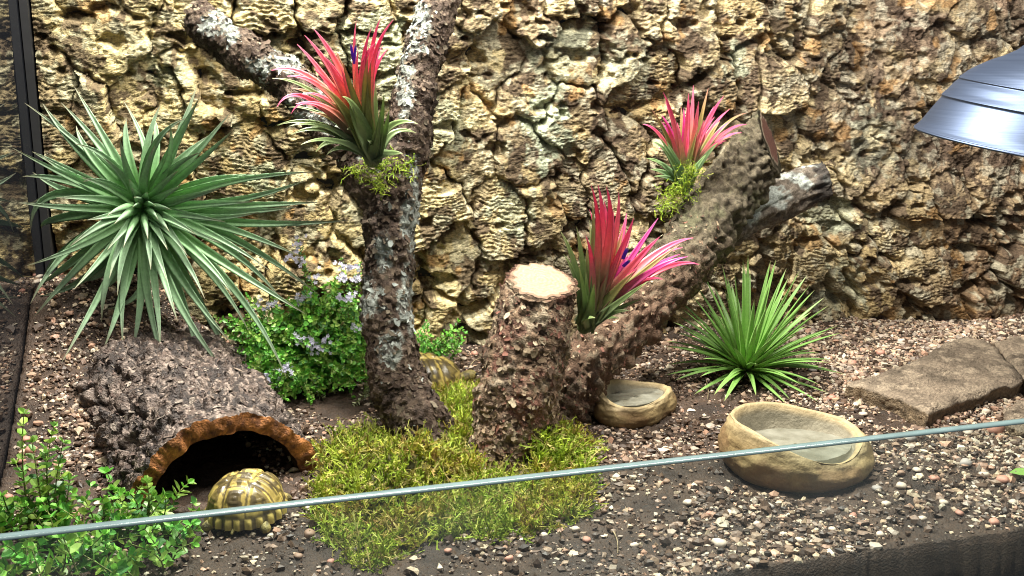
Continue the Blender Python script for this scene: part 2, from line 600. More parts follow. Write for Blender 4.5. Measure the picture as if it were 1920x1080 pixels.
def build_wall():
    nx, nz = 960, 392
    x0, x1, z0, z1 = TX0 + 0.009, TX1 - 0.004, -0.035, 0.455
    X, Z = np.meshgrid(np.linspace(x0, x1, nx), np.linspace(z0, z1, nz), indexing='ij')
    x, z = X * 100, Z * 100                       # centimetres
    wx = x + 1.1 * fbm(x / 4, z / 4, 0, 1, 3) + 0.34 * fbm(x * 0.9, z * 0.9, 0, 4, 3, .6)
    wz = z + 1.1 * fbm(x / 4, z / 4, 3.3, 2, 3) + 0.34 * fbm(x * 0.9, z * 0.9, 3.3, 5, 3, .6)
    calm = smooth(62, 80, x) * smooth(13, 20, z)  # flatter, weathered bark above the right hand side
    seam = smooth(66, 70, x)                      # straight joint between two cork panels
    zs = 12.6
    side = np.where((z < zs) & (x > 67), 1, 0)
    wz2 = wz + side * 40
    f1, f2, ci, cj, dx, dy = voronoi(wx / 5.2, wz2 / 6.8, 3, 0.98)
    e = (f2 - f1) * 5.0                           # about the distance to the crack, cm
    r = lambda k: _hash(ci, cj, k + 10, 77)
    loweredge = smooth(16, 3, z)
    crackw = 0.3 + 0.75 * r(1)
    joint = smooth(-0.55, 0.45, fbm(x / 5, z / 5, 0, 9, 2) + 0.35 * loweredge - 0.35 * calm)   # some joints have grown shut
    crack = 1 - (1 - smooth(0.0, crackw, e)) * (0.25 + 0.75 * joint)
    hc = 0.3 + 0.9 * r(2)
    H = (2.0 + 21.0 * hc * (1 - 0.6 * calm) + 8 * loweredge * r(6)) * crack
    tilt = (dx * (r(3) - 0.5) * 12 + dy * (r(4) - 0.75) * 18) * (1 - 0.5 * calm) * crack
    H = H + tilt
    # rounded shoulders
    H = H - 3.0 * (1 - smooth(0, 1.3, e)) * crack
    # blocks inside a plate
    ax = wx + 0.3 * (r(7) - 0.5) * z
    g1, g2, gi, gj, _, _ = voronoi(ax / 2.3, (wz + 0.12 * x) / 1.25, 21, 0.95)
    ge = (g2 - g1)
    blk = 0.35 + 0.65 * smooth(-0.4, 0.5, fbm(x / 3, z / 3, 0, 31, 2))
    H = H + blk * (2.8 * (_hash(gi, gj, 5, 9) - 0.5) - 1.2 * (1 - smooth(0, 0.16, ge))) * (1 - 0.35 * calm)
    # the layers of the cork, seen on edge
    ph = z * (1.9 + 1.1 * r(8)) + (r(9) - 0.5) * 0.8 * x + 1.1 * fbm(x / 2.4, z / 1.6, 0, 14, 4)
    saw = ph - np.floor(ph)
    lay = (0.25 + 1.2 * r(11)) * (1 - 0.65 * calm)
    H = H + lay * (smooth(0.0, 0.75, saw) * (1 - smooth(0.82, 1.0, saw)) * 2 - 1)
    ph2 = z * 6.5 + 1.8 * fbm(x / 0.8, z / 0.8, 0, 16, 2)
    H = H + 0.5 * np.sin(ph2 * 2 * np.pi * 0.5) * smooth(-0.3, 0.3, fbm(x / 3, z / 3, 0, 19, 2)) * (1 - 0.6 * calm)
    # rough weathered crust
    H = H + 1.5 * (ridged(x * 0.7, z * 1.0, 0, 23, 4) - 0.3) + 0.6 * fbm(x * 3.6, z * 4.6, 0, 27, 3, .6)
    # weathered slanting folds on the calm side
    H = H + calm * 4.5 * (ridged((x + z) * 0.32, (x - z) * 0.16, 0, 83, 3) - 0.4)
    # pits
    pit = smooth(0.5, 0.85, fbm(x / 3.0, z / 1.7, 0, 36, 3))
    H = H - 12 * pit * (1 - .6 * calm)
    # panel joint
    H = H - 6 * seam * (1 - smooth(0.0, 0.22, np.abs(z - zs + 0.25 * fbm(x / 3, 0 * x, 0, 91, 2))))
    H = H + 4.0 * seam * smooth(zs, zs - 1.5, z)
    H = np.clip(H, -8, 42)
    Yv = WALL_Y - H / 1000
    Zv = Z - 0.22 * np.clip(H, 0, 40) / 1000 + 0.0006 * fbm(x * 2, z * 2, 5, 33, 2)
    V = np.stack([X, Yv, Zv], -1).reshape(-1, 3)
    F = grid_faces(nx, nz)
    # pigment: tan cork, grey weathered crust, ochre, lichen, and one painted shadow
    tan = np.array([0.47, 0.350, 0.185])
    pale = np.array([0.62, 0.50, 0.30])
    grey = np.array([0.225, 0.170, 0.120])
    crust = np.array([0.115, 0.078, 0.055])
    ochre = np.array([0.42, 0.24, 0.10])
    mint = np.array([0.50, 0.53, 0.40])
    pink = np.array([0.33, 0.215, 0.155])
    mix = lambda a, b, t: a * (1 - t[..., None]) + b * t[..., None]
    t = r(12)
    c = mix(np.broadcast_to(tan, X.shape + (3,)), np.broadcast_to(pale, X.shape + (3,)), np.clip(t * 1.2 - 0.1, 0, 1))
    c = mix(c, grey, np.clip(smooth(-0.1, 0.45, fbm(x / 4.5, z / 4.5, 0, 101, 4)) * 0.85 + 0.25 * (r(13) > 0.7), 0, 1) * (0.75 + 0.25 * calm))
    c = mix(c, pink, 0.6 * calm * smooth(-0.2, 0.4, fbm(x / 6, z / 6, 0, 105, 3)))
    c = mix(c, grey * 1.25, 0.55 * calm * smooth(-0.2, 0.3, fbm(x / 3, z / 3, 0, 107, 3)))
    lamp_shadow = smooth(78, 92, x) * smooth(19, 12, z)  # dome lamp's shadow on the cork, painted as darker red brown
    c = mix(c, np.array([0.20, 0.115, 0.075]), 0.75 * lamp_shadow)
    c = mix(c, crust, 0.9 * smooth(0.08, 0.36, fbm(x / 2.0, z / 2.0, 0, 109, 5, .6)))
    c = mix(c, np.array([.55, .50, .38]), .6 * smooth(0.25, 0.5, fbm(x / 1.2, z / 1.2, 0, 119, 4)))
    c = mix(c, ochre, 0.7 * smooth(0.66, 0.85, fbm(x / 2.6, z / 2.6, 0, 113, 3)))
    PX, PY = px_of(X, Yv, Z)
    for (a, b, ra, rb, s) in ((1025, 235, 45, 75, .95), (960, 390, 40, 50, .6), (690, 60, 70, 60, .5), (735, 120, 40, 80, .6), (840, 230, 45, 60, .45),
                              (1060, 100, 60, 70, .5), (1180, 120, 60, 50, .35), (1570, 400, 60, 30, .6), (300, 130, 40, 30, .4), (490, 330, 40, 30, .7),
                              (1560, 540, 60, 60, .45), (1380, 110, 25, 40, .6), (1640, 260, 50, 60, .35)):
        d = ((PX - a) / ra) ** 2 + ((PY - b) / rb) ** 2 + 0.9 * fbm(x / 1.1, z / 1.1, 0, 121, 3)
        c = mix(c, mint, s * smooth(1.1, 0.5, d))
    olive = smooth(45, 10, x) * 0.5 + 0.25
    c = mix(c, c * np.array([0.98, 1.02, 0.82]), olive * (1 - calm))
    c = c * (0.85 + 0.3 * r(14))[..., None]
    c = np.clip(c, 0.01, 0.8).reshape(-1, 3)
    pid = ((ci - ci.min()) * 1000 + (cj - cj.min())).ravel()
    wall = thing('cork_wall', (0.43, WALL_Y, -0.03), 'rugged cork bark lining the whole back of the terrarium', 'cork wall')
    for v, f, cc in split_by_id(V, F, pid[F[:, 0]], c):
        if len(f) < 12:
            continue
        obj('bark_plate', mesh('bark_plate', v, f, cc), M['cork'], wall)
    obj('backing_sheet', box_mesh('backing_sheet', (x0, WALL_Y + 0.0075, z0), (x1, TY1 - 0.001, z1)), M['blackmatt'], wall)


build_wall()


# ------------------------------------------------------------------ branches
def spline(P, n):
    P = np.asarray(P, float)
    Q = np.concatenate([[2 * P[0] - P[1]], P, [2 * P[-1] - P[-2]]])
    t = np.linspace(0, len(P) - 1 - 1e-9, n)
    i = t.astype(int)
    f = (t - i)[:, None]
    a, b, c, d = Q[i], Q[i + 1], Q[i + 2], Q[i + 3]
    return 0.5 * (2 * b + (c - a) * f + (2 * a - 5 * b + 4 * c - d) * f ** 2 + (3 * b - a - 3 * c + d) * f ** 3)


def frames(P):
    T = unit(np.gradient(P, axis=0))
    ref = np.array([0.0, -1.0, 0.15])
    A = unit(np.cross(T, ref))
    B = np.cross(A, T)
    return T, A, B


def limb(path, rad, n, m, bark, seed, cap_tilt=None, flare=0.0):
    """tapered, bark-covered limb; returns surface points, normals, faces, ring count"""
    P = spline(path, n)
    R = np.interp(np.linspace(0, 1, n), np.linspace(0, 1, len(rad)), rad)
    T, A, B = frames(P)
    th = np.linspace(0, 2 * np.pi, m, endpoint=False)
    D = A[:, None, :] * np.cos(th)[None, :, None] + B[:, None, :] * np.sin(th)[None, :, None]
    s = np.concatenate([[0], np.cumsum(np.linalg.norm(np.diff(P, axis=0), axis=1))])[:, None] * 100
    arc = th[None, :] * R[:, None] * 100
    S = P[:, None, :] + D * R[:, None, None]
    q = S * 100
    disp = bark(q[..., 0], q[..., 1], q[..., 2], s + 0 * arc, D, seed)
    V = S + D * disp[..., None] / 1000
    if cap_tilt is not None:            # slice the end by a plane
        o, nn = np.array(cap_tilt[0]), unit(cap_tilt[1])
        h = (V - o) @ nn
        k = np.einsum('ij,j->i', T, nn)[:, None]
        V = np.where((h > 0)[..., None], V - T[:, None, :] * (h / k)[..., None], V)
    return V, D, P, T, grid_faces(n, m, True)


def bark_flaky(x, y, z, s, D, seed):
    d = 3.0 * fbm(x * 0.35, y * 0.35, z * 0.35, seed, 3)
    d = d + 3.4 * (ridged(x * 1.1, y * 1.1, z * 0.8, seed + 5, 3) - 0.3)
    d = d + 1.9 * fbm(x * 2.6, y * 2.6, z * 2.6, seed + 9, 3, 0.6)
    return d


def bark_knobbly(x, y, z, s, D, seed):
    d = 2.4 * fbm(x * 0.4, y * 0.4, z * 0.4, seed, 2)
    wx_, wz_ = x + .3 * vn(x, y, z, seed + 31), z + .3 * vn(x, y, z, seed + 37)
    d = d + 8.0 * np.abs(vn((wx_ + wz_) * .62, y * .95, (wx_ - wz_) * .9, seed + 5)) + 5.0 * np.abs(vn(wx_ * 1.7, y * 1.7, wz_ * 1.7, seed + 6)) - 3.4
    d = d + 1.2 * fbm(x * 3.2, y * 3.2, z * 3.2, seed + 9, 2, .6)
    return d


def bark_split(x, y, z, s, D, seed):
    d = 1.8 * fbm(x * 0.5, y * 0.5, z * 0.5, seed, 3)
    d = d + 6.5 * (ridged(s * 0.28, (x * 0.5 - z * 1.4), y * 1.2, seed + 5, 3) - 0.4)
    return d + 0.7 * fbm(x * 3.5, y * 3.5, z * 3.5, seed + 9, 2)


def limb_obj(name, parent, path, rad, n, m, bark, seed, colour, close=True, cap_tilt=None):
    V, D, P, T, F = limb(path, rad, n, m, bark, seed, cap_tilt)
    v = V.reshape(-1, 3)
    c = colour(v[:, 0] * 100, v[:, 1] * 100, v[:, 2] * 100, D.reshape(-1, 3))
    Fs = [F]
    if close:
        k = len(v)
        v = np.concatenate([v, [V[0].mean(0), V[-1].mean(0)]])
        c = np.concatenate([c, c[:1], c[-1:]])
        a = np.arange(m)
        Fs.append(np.stack([np.full(m, k), (a + 1) % m, a], -1))
        b0 = (n - 1) * m
        Fs.append(np.stack([np.full(m, k + 1), b0 + a, b0 + (a + 1) % m], -1))
    return obj(name, mesh(name, v, Fs, np.clip(c, 0.005, 0.85)), M['bark'], parent), V, D


def mixc(a, b, t):
    return a * (1 - t[:, None]) + np.asarray(b) * t[:, None]


def col_dark_lichen(x, y, z, D):
    c = np.tile([0.070, 0.047, 0.034], (len(x), 1)) * (1 + 0.5 * fbm(x * .8, y * .8, z * .8, 7, 3))[:, None]
    c = mixc(c, [0.17, 0.125, 0.09], 0.7 * smooth(0.0, 0.5, fbm(x * .5, y * .5, z * .5, 12, 3)))
    f = fbm(x * .55, y * .55, z * .45, 17, 4)
    c = mixc(c, [0.31, 0.34, 0.30], .85 * lichen_mask(np.stack([x, y, z], -1) / 100))
    c = mixc(c, [0.055, 0.038, 0.028], 0.8 * smooth(0.2, 0.5, fbm(x * 1.7, y * 1.7, z * 1.7, 27, 3)))
    return c


def col_brown(x, y, z, D):
    c = np.tile([0.205, 0.135, 0.085], (len(x), 1)) * (1 + 0.4 * fbm(x * .8, y * .8, z * .8, 107, 3))[:, None]
    c = mixc(c, [0.34, 0.275, 0.19], 0.8 * smooth(0.0, 0.4, fbm(x * .7, y * .7, z * .7, 112, 4)))
    c = mixc(c, [0.19, 0.075, 0.055], 0.7 * smooth(0.1, 0.4, fbm(x * .45, y * .45, z * .45, 117, 3)))
    c = mixc(c, [0.07, 0.045, 0.03], 0.8 * smooth(0.2, 0.5, fbm(x * 1.7, y * 1.7, z * 1.7, 127, 3)))
    return c


def col_olive(x, y, z, D):
    c = np.tile([0.115, 0.094, 0.060], (len(x), 1)) * (1 + 0.4 * fbm(x * .8, y * .8, z * .8, 207, 3))[:, None]
    c = mixc(c, [0.130, 0.124, 0.070], 0.8 * smooth(0.0, 0.4, fbm(x * .35, y * .35, z * .35, 212, 3)))
    c = mixc(c, [0.055, 0.042, 0.028], 0.8 * smooth(0.05, 0.35, fbm(x * 1.8, y * 1.8, z * 1.8, 219, 4, .6)))
    low = smooth(16, 9, z)
    c = mixc(c, [0.15, 0.085, 0.055], 0.8 * low)
    c = mixc(c, [0.185, 0.155, 0.105], 0.55 * smooth(0.1, 0.5, fbm(x * 1.1, y * 1.1, z * 1.1, 217, 4)))
    return c


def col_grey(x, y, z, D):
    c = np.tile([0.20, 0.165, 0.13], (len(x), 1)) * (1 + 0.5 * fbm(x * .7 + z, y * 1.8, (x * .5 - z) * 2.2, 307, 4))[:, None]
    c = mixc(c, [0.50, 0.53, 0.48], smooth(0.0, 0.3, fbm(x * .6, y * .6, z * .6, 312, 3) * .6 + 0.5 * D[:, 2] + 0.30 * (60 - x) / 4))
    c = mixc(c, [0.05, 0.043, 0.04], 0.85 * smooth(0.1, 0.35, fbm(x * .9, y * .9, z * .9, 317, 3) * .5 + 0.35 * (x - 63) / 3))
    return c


def lichen_mask(v):
    X_, Y_ = px_of(v[..., 0], v[..., 1], v[..., 2])
    m = np.zeros(X_.shape)
    n = fbm(v[..., 0] * 90, v[..., 1] * 90, v[..., 2] * 90, 211, 3)
    for (a, b, ra, rb) in ((412, 48, 42, 34), (590, 205, 45, 35), (520, 120, 50, 26), (785, 40, 22, 70), (690, 275, 30, 30), (772, 420, 22, 70), (768, 560, 20, 80), (700, 560, 30, 40), (720, 470, 20, 40), (775, 320, 14, 50),
                           (620, 240, 30, 20), (760, 150, 20, 60), (735, 640, 30, 40)):
        m = np.maximum(m, smooth(1.15, .55, ((X_ - a) / ra) ** 2 + ((Y_ - b) / rb) ** 2 + .9 * n))
    return m


def flakes(V, D, count, size, lo, hi, palette, seed, keep=None):
    """curled flakes of lichen and peeling bark standing off a limb"""
    rg = np.random.default_rng(seed)
    b = Batch()
    n, m = V.shape[:2]
    for _ in range(count):
        i = int(n * (lo + (hi - lo) * rg.random()))
        j = rg.integers(m)
        i = min(i, n - 1)
        p, d = V[i, j], D[i, j]
        if keep is not None and not keep(p):
            continue
        if d[1] > 0.5:
            continue
        u = unit(np.cross(d, rg.normal(size=3)))
        w = np.cross(d, u)
        s = size * (0.45 + rg.random() ** 2 * 1.4)
        k = 7
        a = np.linspace(0, 2 * np.pi, k, endpoint=False) + rg.random() * 6
        rr = s * (0.45 + 0.95 * rg.random(k))
        tilt = rg.normal() * 0.35
        lift = s * (0.04 + 0.26 * rg.random(k)) + rr * np.cos(a) * tilt * .7
        rim = p + u * (rr * np.cos(a))[:, None] + w * (rr * np.sin(a) * 0.6)[:, None] + d * np.maximum(lift, -0.1 * s)[:, None]
        c0 = p + d * s * 0.06
        vv = np.concatenate([[c0], rim])
        q = np.arange(k)
        f = np.stack([np.zeros(k, int), 1 + q, 1 + (q + 1) % k], -1)
        pi_ = rg.integers(len(palette))
        if palette is LICH:
            pi_ = rg.integers(0, 3) if rg.random() < .85 * float(lichen_mask(p)) + .03 else rg.integers(2, len(palette))
        pc = np.array(palette[pi_]) * (0.75 + 0.5 * rg.random())
        b.add(vv, f, np.clip(pc, 0, .8))
    return b


LICH = [(0.34, 0.37, 0.34), (0.25, 0.26, 0.23), (0.17, 0.14, 0.10), (0.10, 0.07, 0.05), (0.13, 0.095, 0.065), (0.06, 0.04, 0.03), (0.085, 0.06, 0.042), (0.07, 0.05, 0.035)]
BRWN = [(0.34, 0.26, 0.17), (0.42, 0.34, 0.23), (0.22, 0.14, 0.09), (0.14, 0.08, 0.055), (0.28, 0.20, 0.13), (0.10, 0.065, 0.045), (0.24, 0.11, 0.08)]

# upright forked branch
tA = thing('forked_branch', on(800, 835), 'tall dark lichen crusted branch forking into two arms', 'branch')
pathA = [at(812, 870, .800), at(790, 800, .812), at(748, 720, .835), at(724, 600, .860), at(731, 470, .885), at(737, 360, .900), at(765, 250, .915),
         at(783, 130, .940), at(806, 60, .958), at(850, -60, .985), at(905, -190, 1.005)]
_, VA, DA = limb_obj('trunk', tA, pathA, [.026, .0255, .0225, .0215, .0205, .0230, .0200, .0165, .0180, .0190, .0180], 380, 116, bark_flaky, 3, col_dark_lichen)
pathL = [at(735, 400, .898), at(690, 318, .915), at(620, 225, .950), at(540, 150, .985), at(450, 95, 1.015), at(366, 34, 1.045)]
_, VL, DL = limb_obj('arm', tA, pathL, [.019, .0225, .0200, .0185, .0175, .0165], 240, 100, bark_flaky, 8, col_dark_lichen)
fl = flakes(VA, DA, 6000, .0022, .02, 1, LICH, 5)
obj('lichen', fl.mesh('lichen'), M['lichen'], tA, 'pale grey green lichen flakes curling off the bark', kind='stuff')
fl = flakes(VL, DL, 2600, .0021, .15, 1, LICH, 6)
obj('lichen', fl.mesh('lichen'), M['lichen'], tA, None, kind='stuff')

# sawn log with its leaning limb
tB = thing('forked_log', on(945, 875), 'thick brown log with sawn top and long leaning limb', 'log')
pathB = [at(925, 905, .762), at(944, 850, .765), at(968, 760, .775), at(992, 640, .79), at(1012, 540, .805), at(1018, 480, .812)]
topc = at(1012, 527, .806)
topn = unit(np.array([0.03, -0.26, 0.96]))
_, VB, DB = limb_obj('trunk', tB, pathB, [.0295, .0275, .033, .0315, .0275, .0265], 170, 96, bark_flaky, 23, col_brown, True, (topc, topn))


def cut_face(name, parent, V, ring_i, normal, pal, seed):
    """sawn end: a disc of growth rings with saw ridges, set just proud of the limb's end"""
    ring = V[ring_i]
    c = ring.mean(0)
    nr = 14
    m = len(ring)
    vs, cs = [], []
    for k in range(nr + 1):
        t = k / nr
        p = c + (ring - c) * t * 0.985
        q = p * 100
        b = 0.35 * fbm(q[:, 0] * 3, q[:, 1] * 3, q[:, 2] * 3, seed, 3) + 0.25 * np.sin(q[:, 0] * 26 + 2 * q[:, 1])
        p = p + normal * (0.0009 + 0.0007 * b)[:, None] * (1 if k < nr else 0.4)
        rr = 0.5 + 0.5 * np.sin(t * 46 + 2.0 * fbm(q[:, 0], q[:, 1], q[:, 2], seed + 3, 2))
        base = np.array(pal[0]) * (1 - rr[:, None]) + np.array(pal[1]) * rr[:, None]
        if k >= nr - 1:
            base = np.tile(pal[2], (m, 1))
        vs.append(p)
        cs.append(base)
    V2, C2 = np.concatenate(vs), np.concatenate(cs)
    obj(name, mesh(name, V2, grid_faces(nr + 1, m, True), C2), M['cutwood'], parent, 'pale freshly sawn end grain' if seed == 1 else None)


h = (VB - topc) @ topn
last = int(np.flatnonzero(h.max(1) < -1e-4)[-1]) + 1
cut_face('sawn_end', tB, VB, len(VB) - 1, topn, [(0.30, 0.20, 0.12), (0.39, 0.285, 0.18), (0.20, 0.13, 0.085)], 1)
fl = flakes(VB, DB, 3600, .0021, .05, .80, BRWN, 15, keep=lambda p: (p - topc) @ topn < -0.002)
obj('bark_flakes', fl.mesh('bark_flakes'), M['lichen'], tB, None, kind='stuff')
pathC = [at(1015, 850, .815), at(1046, 772, .838), at(1095, 690, .858), at(1180, 600, .89), at(1275, 490, .935), at(1350, 385, .980), at(1405, 310, .996), at(1442, 262, .996)]
endn = unit(np.array([0.68, -0.53, 0.38]))
endc = pathC[-1].copy()
pathC.append(endc + unit(pathC[-1] - pathC[-2]) * 0.045)
_, VC, DC = limb_obj('limb', tB, pathC, [.022, .024, .026, .0265, .0285, .0315, .0300, .0255, .0240], 320, 104, bark_knobbly, 43, col_olive, True, (endc, endn))
cut_face('sawn_end', tB, VC, len(VC) - 1, endn, [(0.085, 0.036, 0.026), (0.12, 0.055, 0.040), (0.17, 0.13, 0.09)], 2)
fl = flakes(VC, DC, 1500, .0018, .04, .55, BRWN, 25)
obj('bark_flakes', fl.mesh('bark_flakes'), M['lichen'], tB, None, kind='stuff')
pathD = [at(1310, 452, 1.015), at(1360, 425, 1.03), at(1430, 385, 1.04), at(1500, 355, 1.047), at(1548, 340, 1.05)]
endn = unit(pathD[-1] - pathD[-2] + np.array([0, -.012, 0]))
endc = pathD[-1].copy()
pathD.append(endc + unit(pathD[-1] - pathD[-2]) * 0.03)
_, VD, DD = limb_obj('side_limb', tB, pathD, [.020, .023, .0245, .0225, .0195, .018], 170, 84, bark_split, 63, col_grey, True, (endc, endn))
cut_face('sawn_end', tB, VD, len(VD) - 1, endn, [(0.30, 0.25, 0.17), (0.38, 0.32, 0.22), (0.42, 0.36, 0.27)], 3)


# ------------------------------------------------------------------ leaves
def bez(P, n):
    P = [np.asarray(p, float) for p in P]
    t = np.linspace(0, 1, n)[:, None]
    return (1 - t) ** 2 * P[0] + 2 * t * (1 - t) * P[1] + t ** 2 * P[2]


def leaf_mesh(P, face, w, wprof, colfn, fold=0.5, th=0.10, rg=None):
    """channelled tapering leaf along the points P; face = direction its upper side looks to"""
    n = len(P)
    t = np.linspace(0, 1, n)
    T = unit(np.gradient(P, axis=0))
    S = unit(np.cross(T, np.asarray(face, float)))
    Nn = np.cross(S, T)
    W = w * wprof(t)
    prof = [(-1, fold), (-.5, .28 * fold), (0, 0), (.5, .28 * fold), (1, fold), (.5, .28 * fold - th), (0, -th * 1.6), (-.5, .28 * fold - th)]
    V = np.stack([P + S * (W * a)[:, None] + Nn * (W * b)[:, None] for a, b in prof], 1)
    c = np.repeat(colfn(t)[:, None, :], 8, 1)
    c[:, (0, 4)] *= 1.12
    return mesh('leaf', V.reshape(-1, 3), grid_faces(n, 8, True), np.clip(c.reshape(-1, 3), 0, .9))


def ramp(stops):
    xs = [s[0] for s in stops]
    cs = np.array([s[1] for s in stops])
    return lambda t: np.stack([np.interp(t, xs, cs[:, k]) for k in range(3)], -1)


wp_blade = lambda t: np.clip(np.interp(t, [0, .12, .45, .8, 1], [1.0, 1.0, .74, .34, .02]), 0.02, 1)
wp_fat = lambda t: np.clip(np.interp(t, [0, .2, .5, .8, 1], [1.15, 1.0, .62, .34, .03]), 0.02, 2)

# big silvery rosette on the left
LPY = 1.005
pc = at(268, 392, LPY - 0.035)
rg = np.random.default_rng(5)
tL = thing('air_plant', at(268, 400, 1.07), 'large silvery green spiky rosette without pink, fixed to the cork', 'air plant')
N_L = 104
vdir = unit(CC - pc)
e1 = unit(np.cross([0, 0, 1], vdir))
e1 = -e1                                # picture left -> right is +CR
e1 = CR
e2 = np.cross(e1, -vdir)
e2 = unit(np.array([0, 0, 1]) - vdir * vdir[2])
for k in range(N_L):
    a = k * 2.399963 + rg.normal() * 0.12
    q = (k + 0.5) / N_L                 # 0 heart .. 1 outer
    out = math.sin(math.radians(10 + 88 * q ** 0.62))
    fwd = math.cos(math.radians(10 + 88 * q ** 0.62))
    L = (0.045 + 0.100 * min(1, q * 1.7)) * (0.88 + 0.24 * rg.random())
    L *= 1.0 + 0.10 * abs(math.cos(a)) - 0.26 * max(0, math.sin(a))
    d = e1 * math.cos(a) * out + e2 * math.sin(a) * out + vdir * fwd
    base = pc - vdir * 0.014 + (e1 * math.cos(a) + e2 * math.sin(a)) * 0.006 * q
    mid = base + d * L * 0.5 + vdir * 0.006 + rg.normal(size=3) * 0.009 * min(1, q * 2)
    bend = rg.normal(size=3) * 0.020
    tip = base + d * L + np.array([0, 0, -0.008 - 0.02 * q * rg.random()]) + bend * q - vdir * 0.010 * q
    tip[1] = min(tip[1], 1.07)
    tip[0] = max(tip[0], TX0 + 0.006)
    if tip[2] < gh(tip[0], tip[1]) + .004:
        tip[2] = gh(tip[0], tip[1]) + .006
    if rg.random() < .12 and q > .4:    # a few curl back
        tip = tip + (mid - tip) * 0.45 + np.array([0, -0.005, 0.012])
    P = bez([base, mid, tip], 13)
    g = 0.8 + 0.4 * rg.random()
    cf = ramp([(0, np.array([0.23, 0.47, 0.12]) * g), (.3, np.array([0.24, 0.46, 0.19]) * g), (.8, np.array([0.36, 0.52, 0.34]) * g), (1, (0.36, 0.33, 0.22))])
    obj('leaf', leaf_mesh(P, vdir if out > .5 else e2 * math.sin(a) + e1 * math.cos(a), 0.0045 + 0.0012 * rg.random(), wp_blade, cf, 0.6), M['leaf_silver'], tL)
obj('stem', limb([pc - vdir * 0.005, pc - vdir * 0.03, np.array([pc[0] - .002, 1.09, pc[2] - .01])], [.008, .009, .006], 8, 12, lambda x, y, z, s, D, sd: 0 * s, 1)[0].reshape(-1, 3) is not None and
    mesh('stem', limb([pc - vdir * 0.005, pc - vdir * 0.03, np.array([pc[0] - .002, 1.09, pc[2] - .01])], [.008, .009, .006], 8, 12, lambda x, y, z, s, D, sd: 0 * s + 0 * D[..., 0], 1)[0].reshape(-1, 3),
         grid_faces(8, 12, True), np.tile([0.12, 0.10, 0.06], (96, 1))), M['bark'], tL)

# stiff green rosette standing on the gravel
tR = thing('spiky_plant', on(1400, 712), 'bright green stiff spiky rosette growing from the gravel', 'plant')
rc = on(1398, 712) + np.array([0, 0, 0.012])
rg = np.random.default_rng(9)
N_R = 96
axis = unit(np.array([0.0, -0.22, 1.0]))
f1v = CR
f2v = unit(np.cross(axis, f1v))
for k in range(N_R):
    a = k * 2.399963 + rg.normal() * 0.1
    q = (k + .5) / N_R
    el = math.radians(84 - 82 * q ** 0.85)
    L = (0.088 + 0.022 * rg.random()) * (1.12 - 0.32 * q)
    d = (f1v * math.cos(a) + f2v * math.sin(a)) * math.cos(el) + axis * math.sin(el)
    base = rc + (f1v * math.cos(a) + f2v * math.sin(a)) * 0.005
    mid = base + d * L * 0.5 + axis * 0.003
    tip = base + d * L - np.array([0, 0, 0.004 + 0.014 * q * q])
    tip[2] = max(tip[2], gh(tip[0], tip[1]) + 0.003)
    mid[2] = max(mid[2], gh(mid[0], mid[1]) + 0.005)
    P = bez([base, mid, tip], 11)
    g = 0.8 + 0.4 * rg.random()
    cf = ramp([(0, np.array([0.36, 0.52, 0.12]) * g), (.3, np.array([0.22, 0.43, 0.09]) * g), (.9, np.array([0.24, 0.42, 0.12]) * g), (1, (0.30, 0.28, 0.12))])
    up = axis if q > .35 else -(f1v * math.cos(a) + f2v * math.sin(a)) + axis * .3
    obj('leaf', leaf_mesh(P, up, 0.0031 + 0.0006 * rg.random(), lambda t: np.interp(t, [0, .1, .5, .85, 1], [.9, 1, .8, .4, .02]), cf, 0.4, 0.2), M['leaf_green'], tR)

GREEN = ramp([(0, (0.26, 0.31, 0.17)), (.3, (0.24, 0.32, 0.15)), (.75, (0.27, 0.38, 0.14)), (1, (0.42, 0.46, 0.22))])
OLIVE = ramp([(0, (0.25, 0.30, 0.16)), (.35, (0.29, 0.33, 0.12)), (.7, (0.38, 0.31, 0.10)), (1, (0.60, 0.28, 0.20))])
PINK = ramp([(0, (0.27, 0.31, 0.16)), (.3, (0.40, 0.33, 0.17)), (.5, (0.80, 0.32, 0.22)), (.72, (0.88, 0.18, 0.25)), (1, (0.88, 0.22, 0.36))])
ROSE = ramp([(0, (0.28, 0.31, 0.16)), (.3, (0.50, 0.33, 0.20)), (.48, (0.86, 0.22, 0.25)), (.75, (0.90, 0.09, 0.22)), (1, (0.88, 0.18, 0.34))])
MAUV = ramp([(0, (0.28, 0.31, 0.16)), (.35, (0.5, 0.16, 0.22)), (.6, (0.70, 0.06, 0.32)), (1, (0.72, 0.10, 0.38))])
MINT = ramp([(0, (0.32, 0.44, 0.22)), (.5, (0.28, 0.44, 0.22)), (1, (0.36, 0.48, 0.20))])


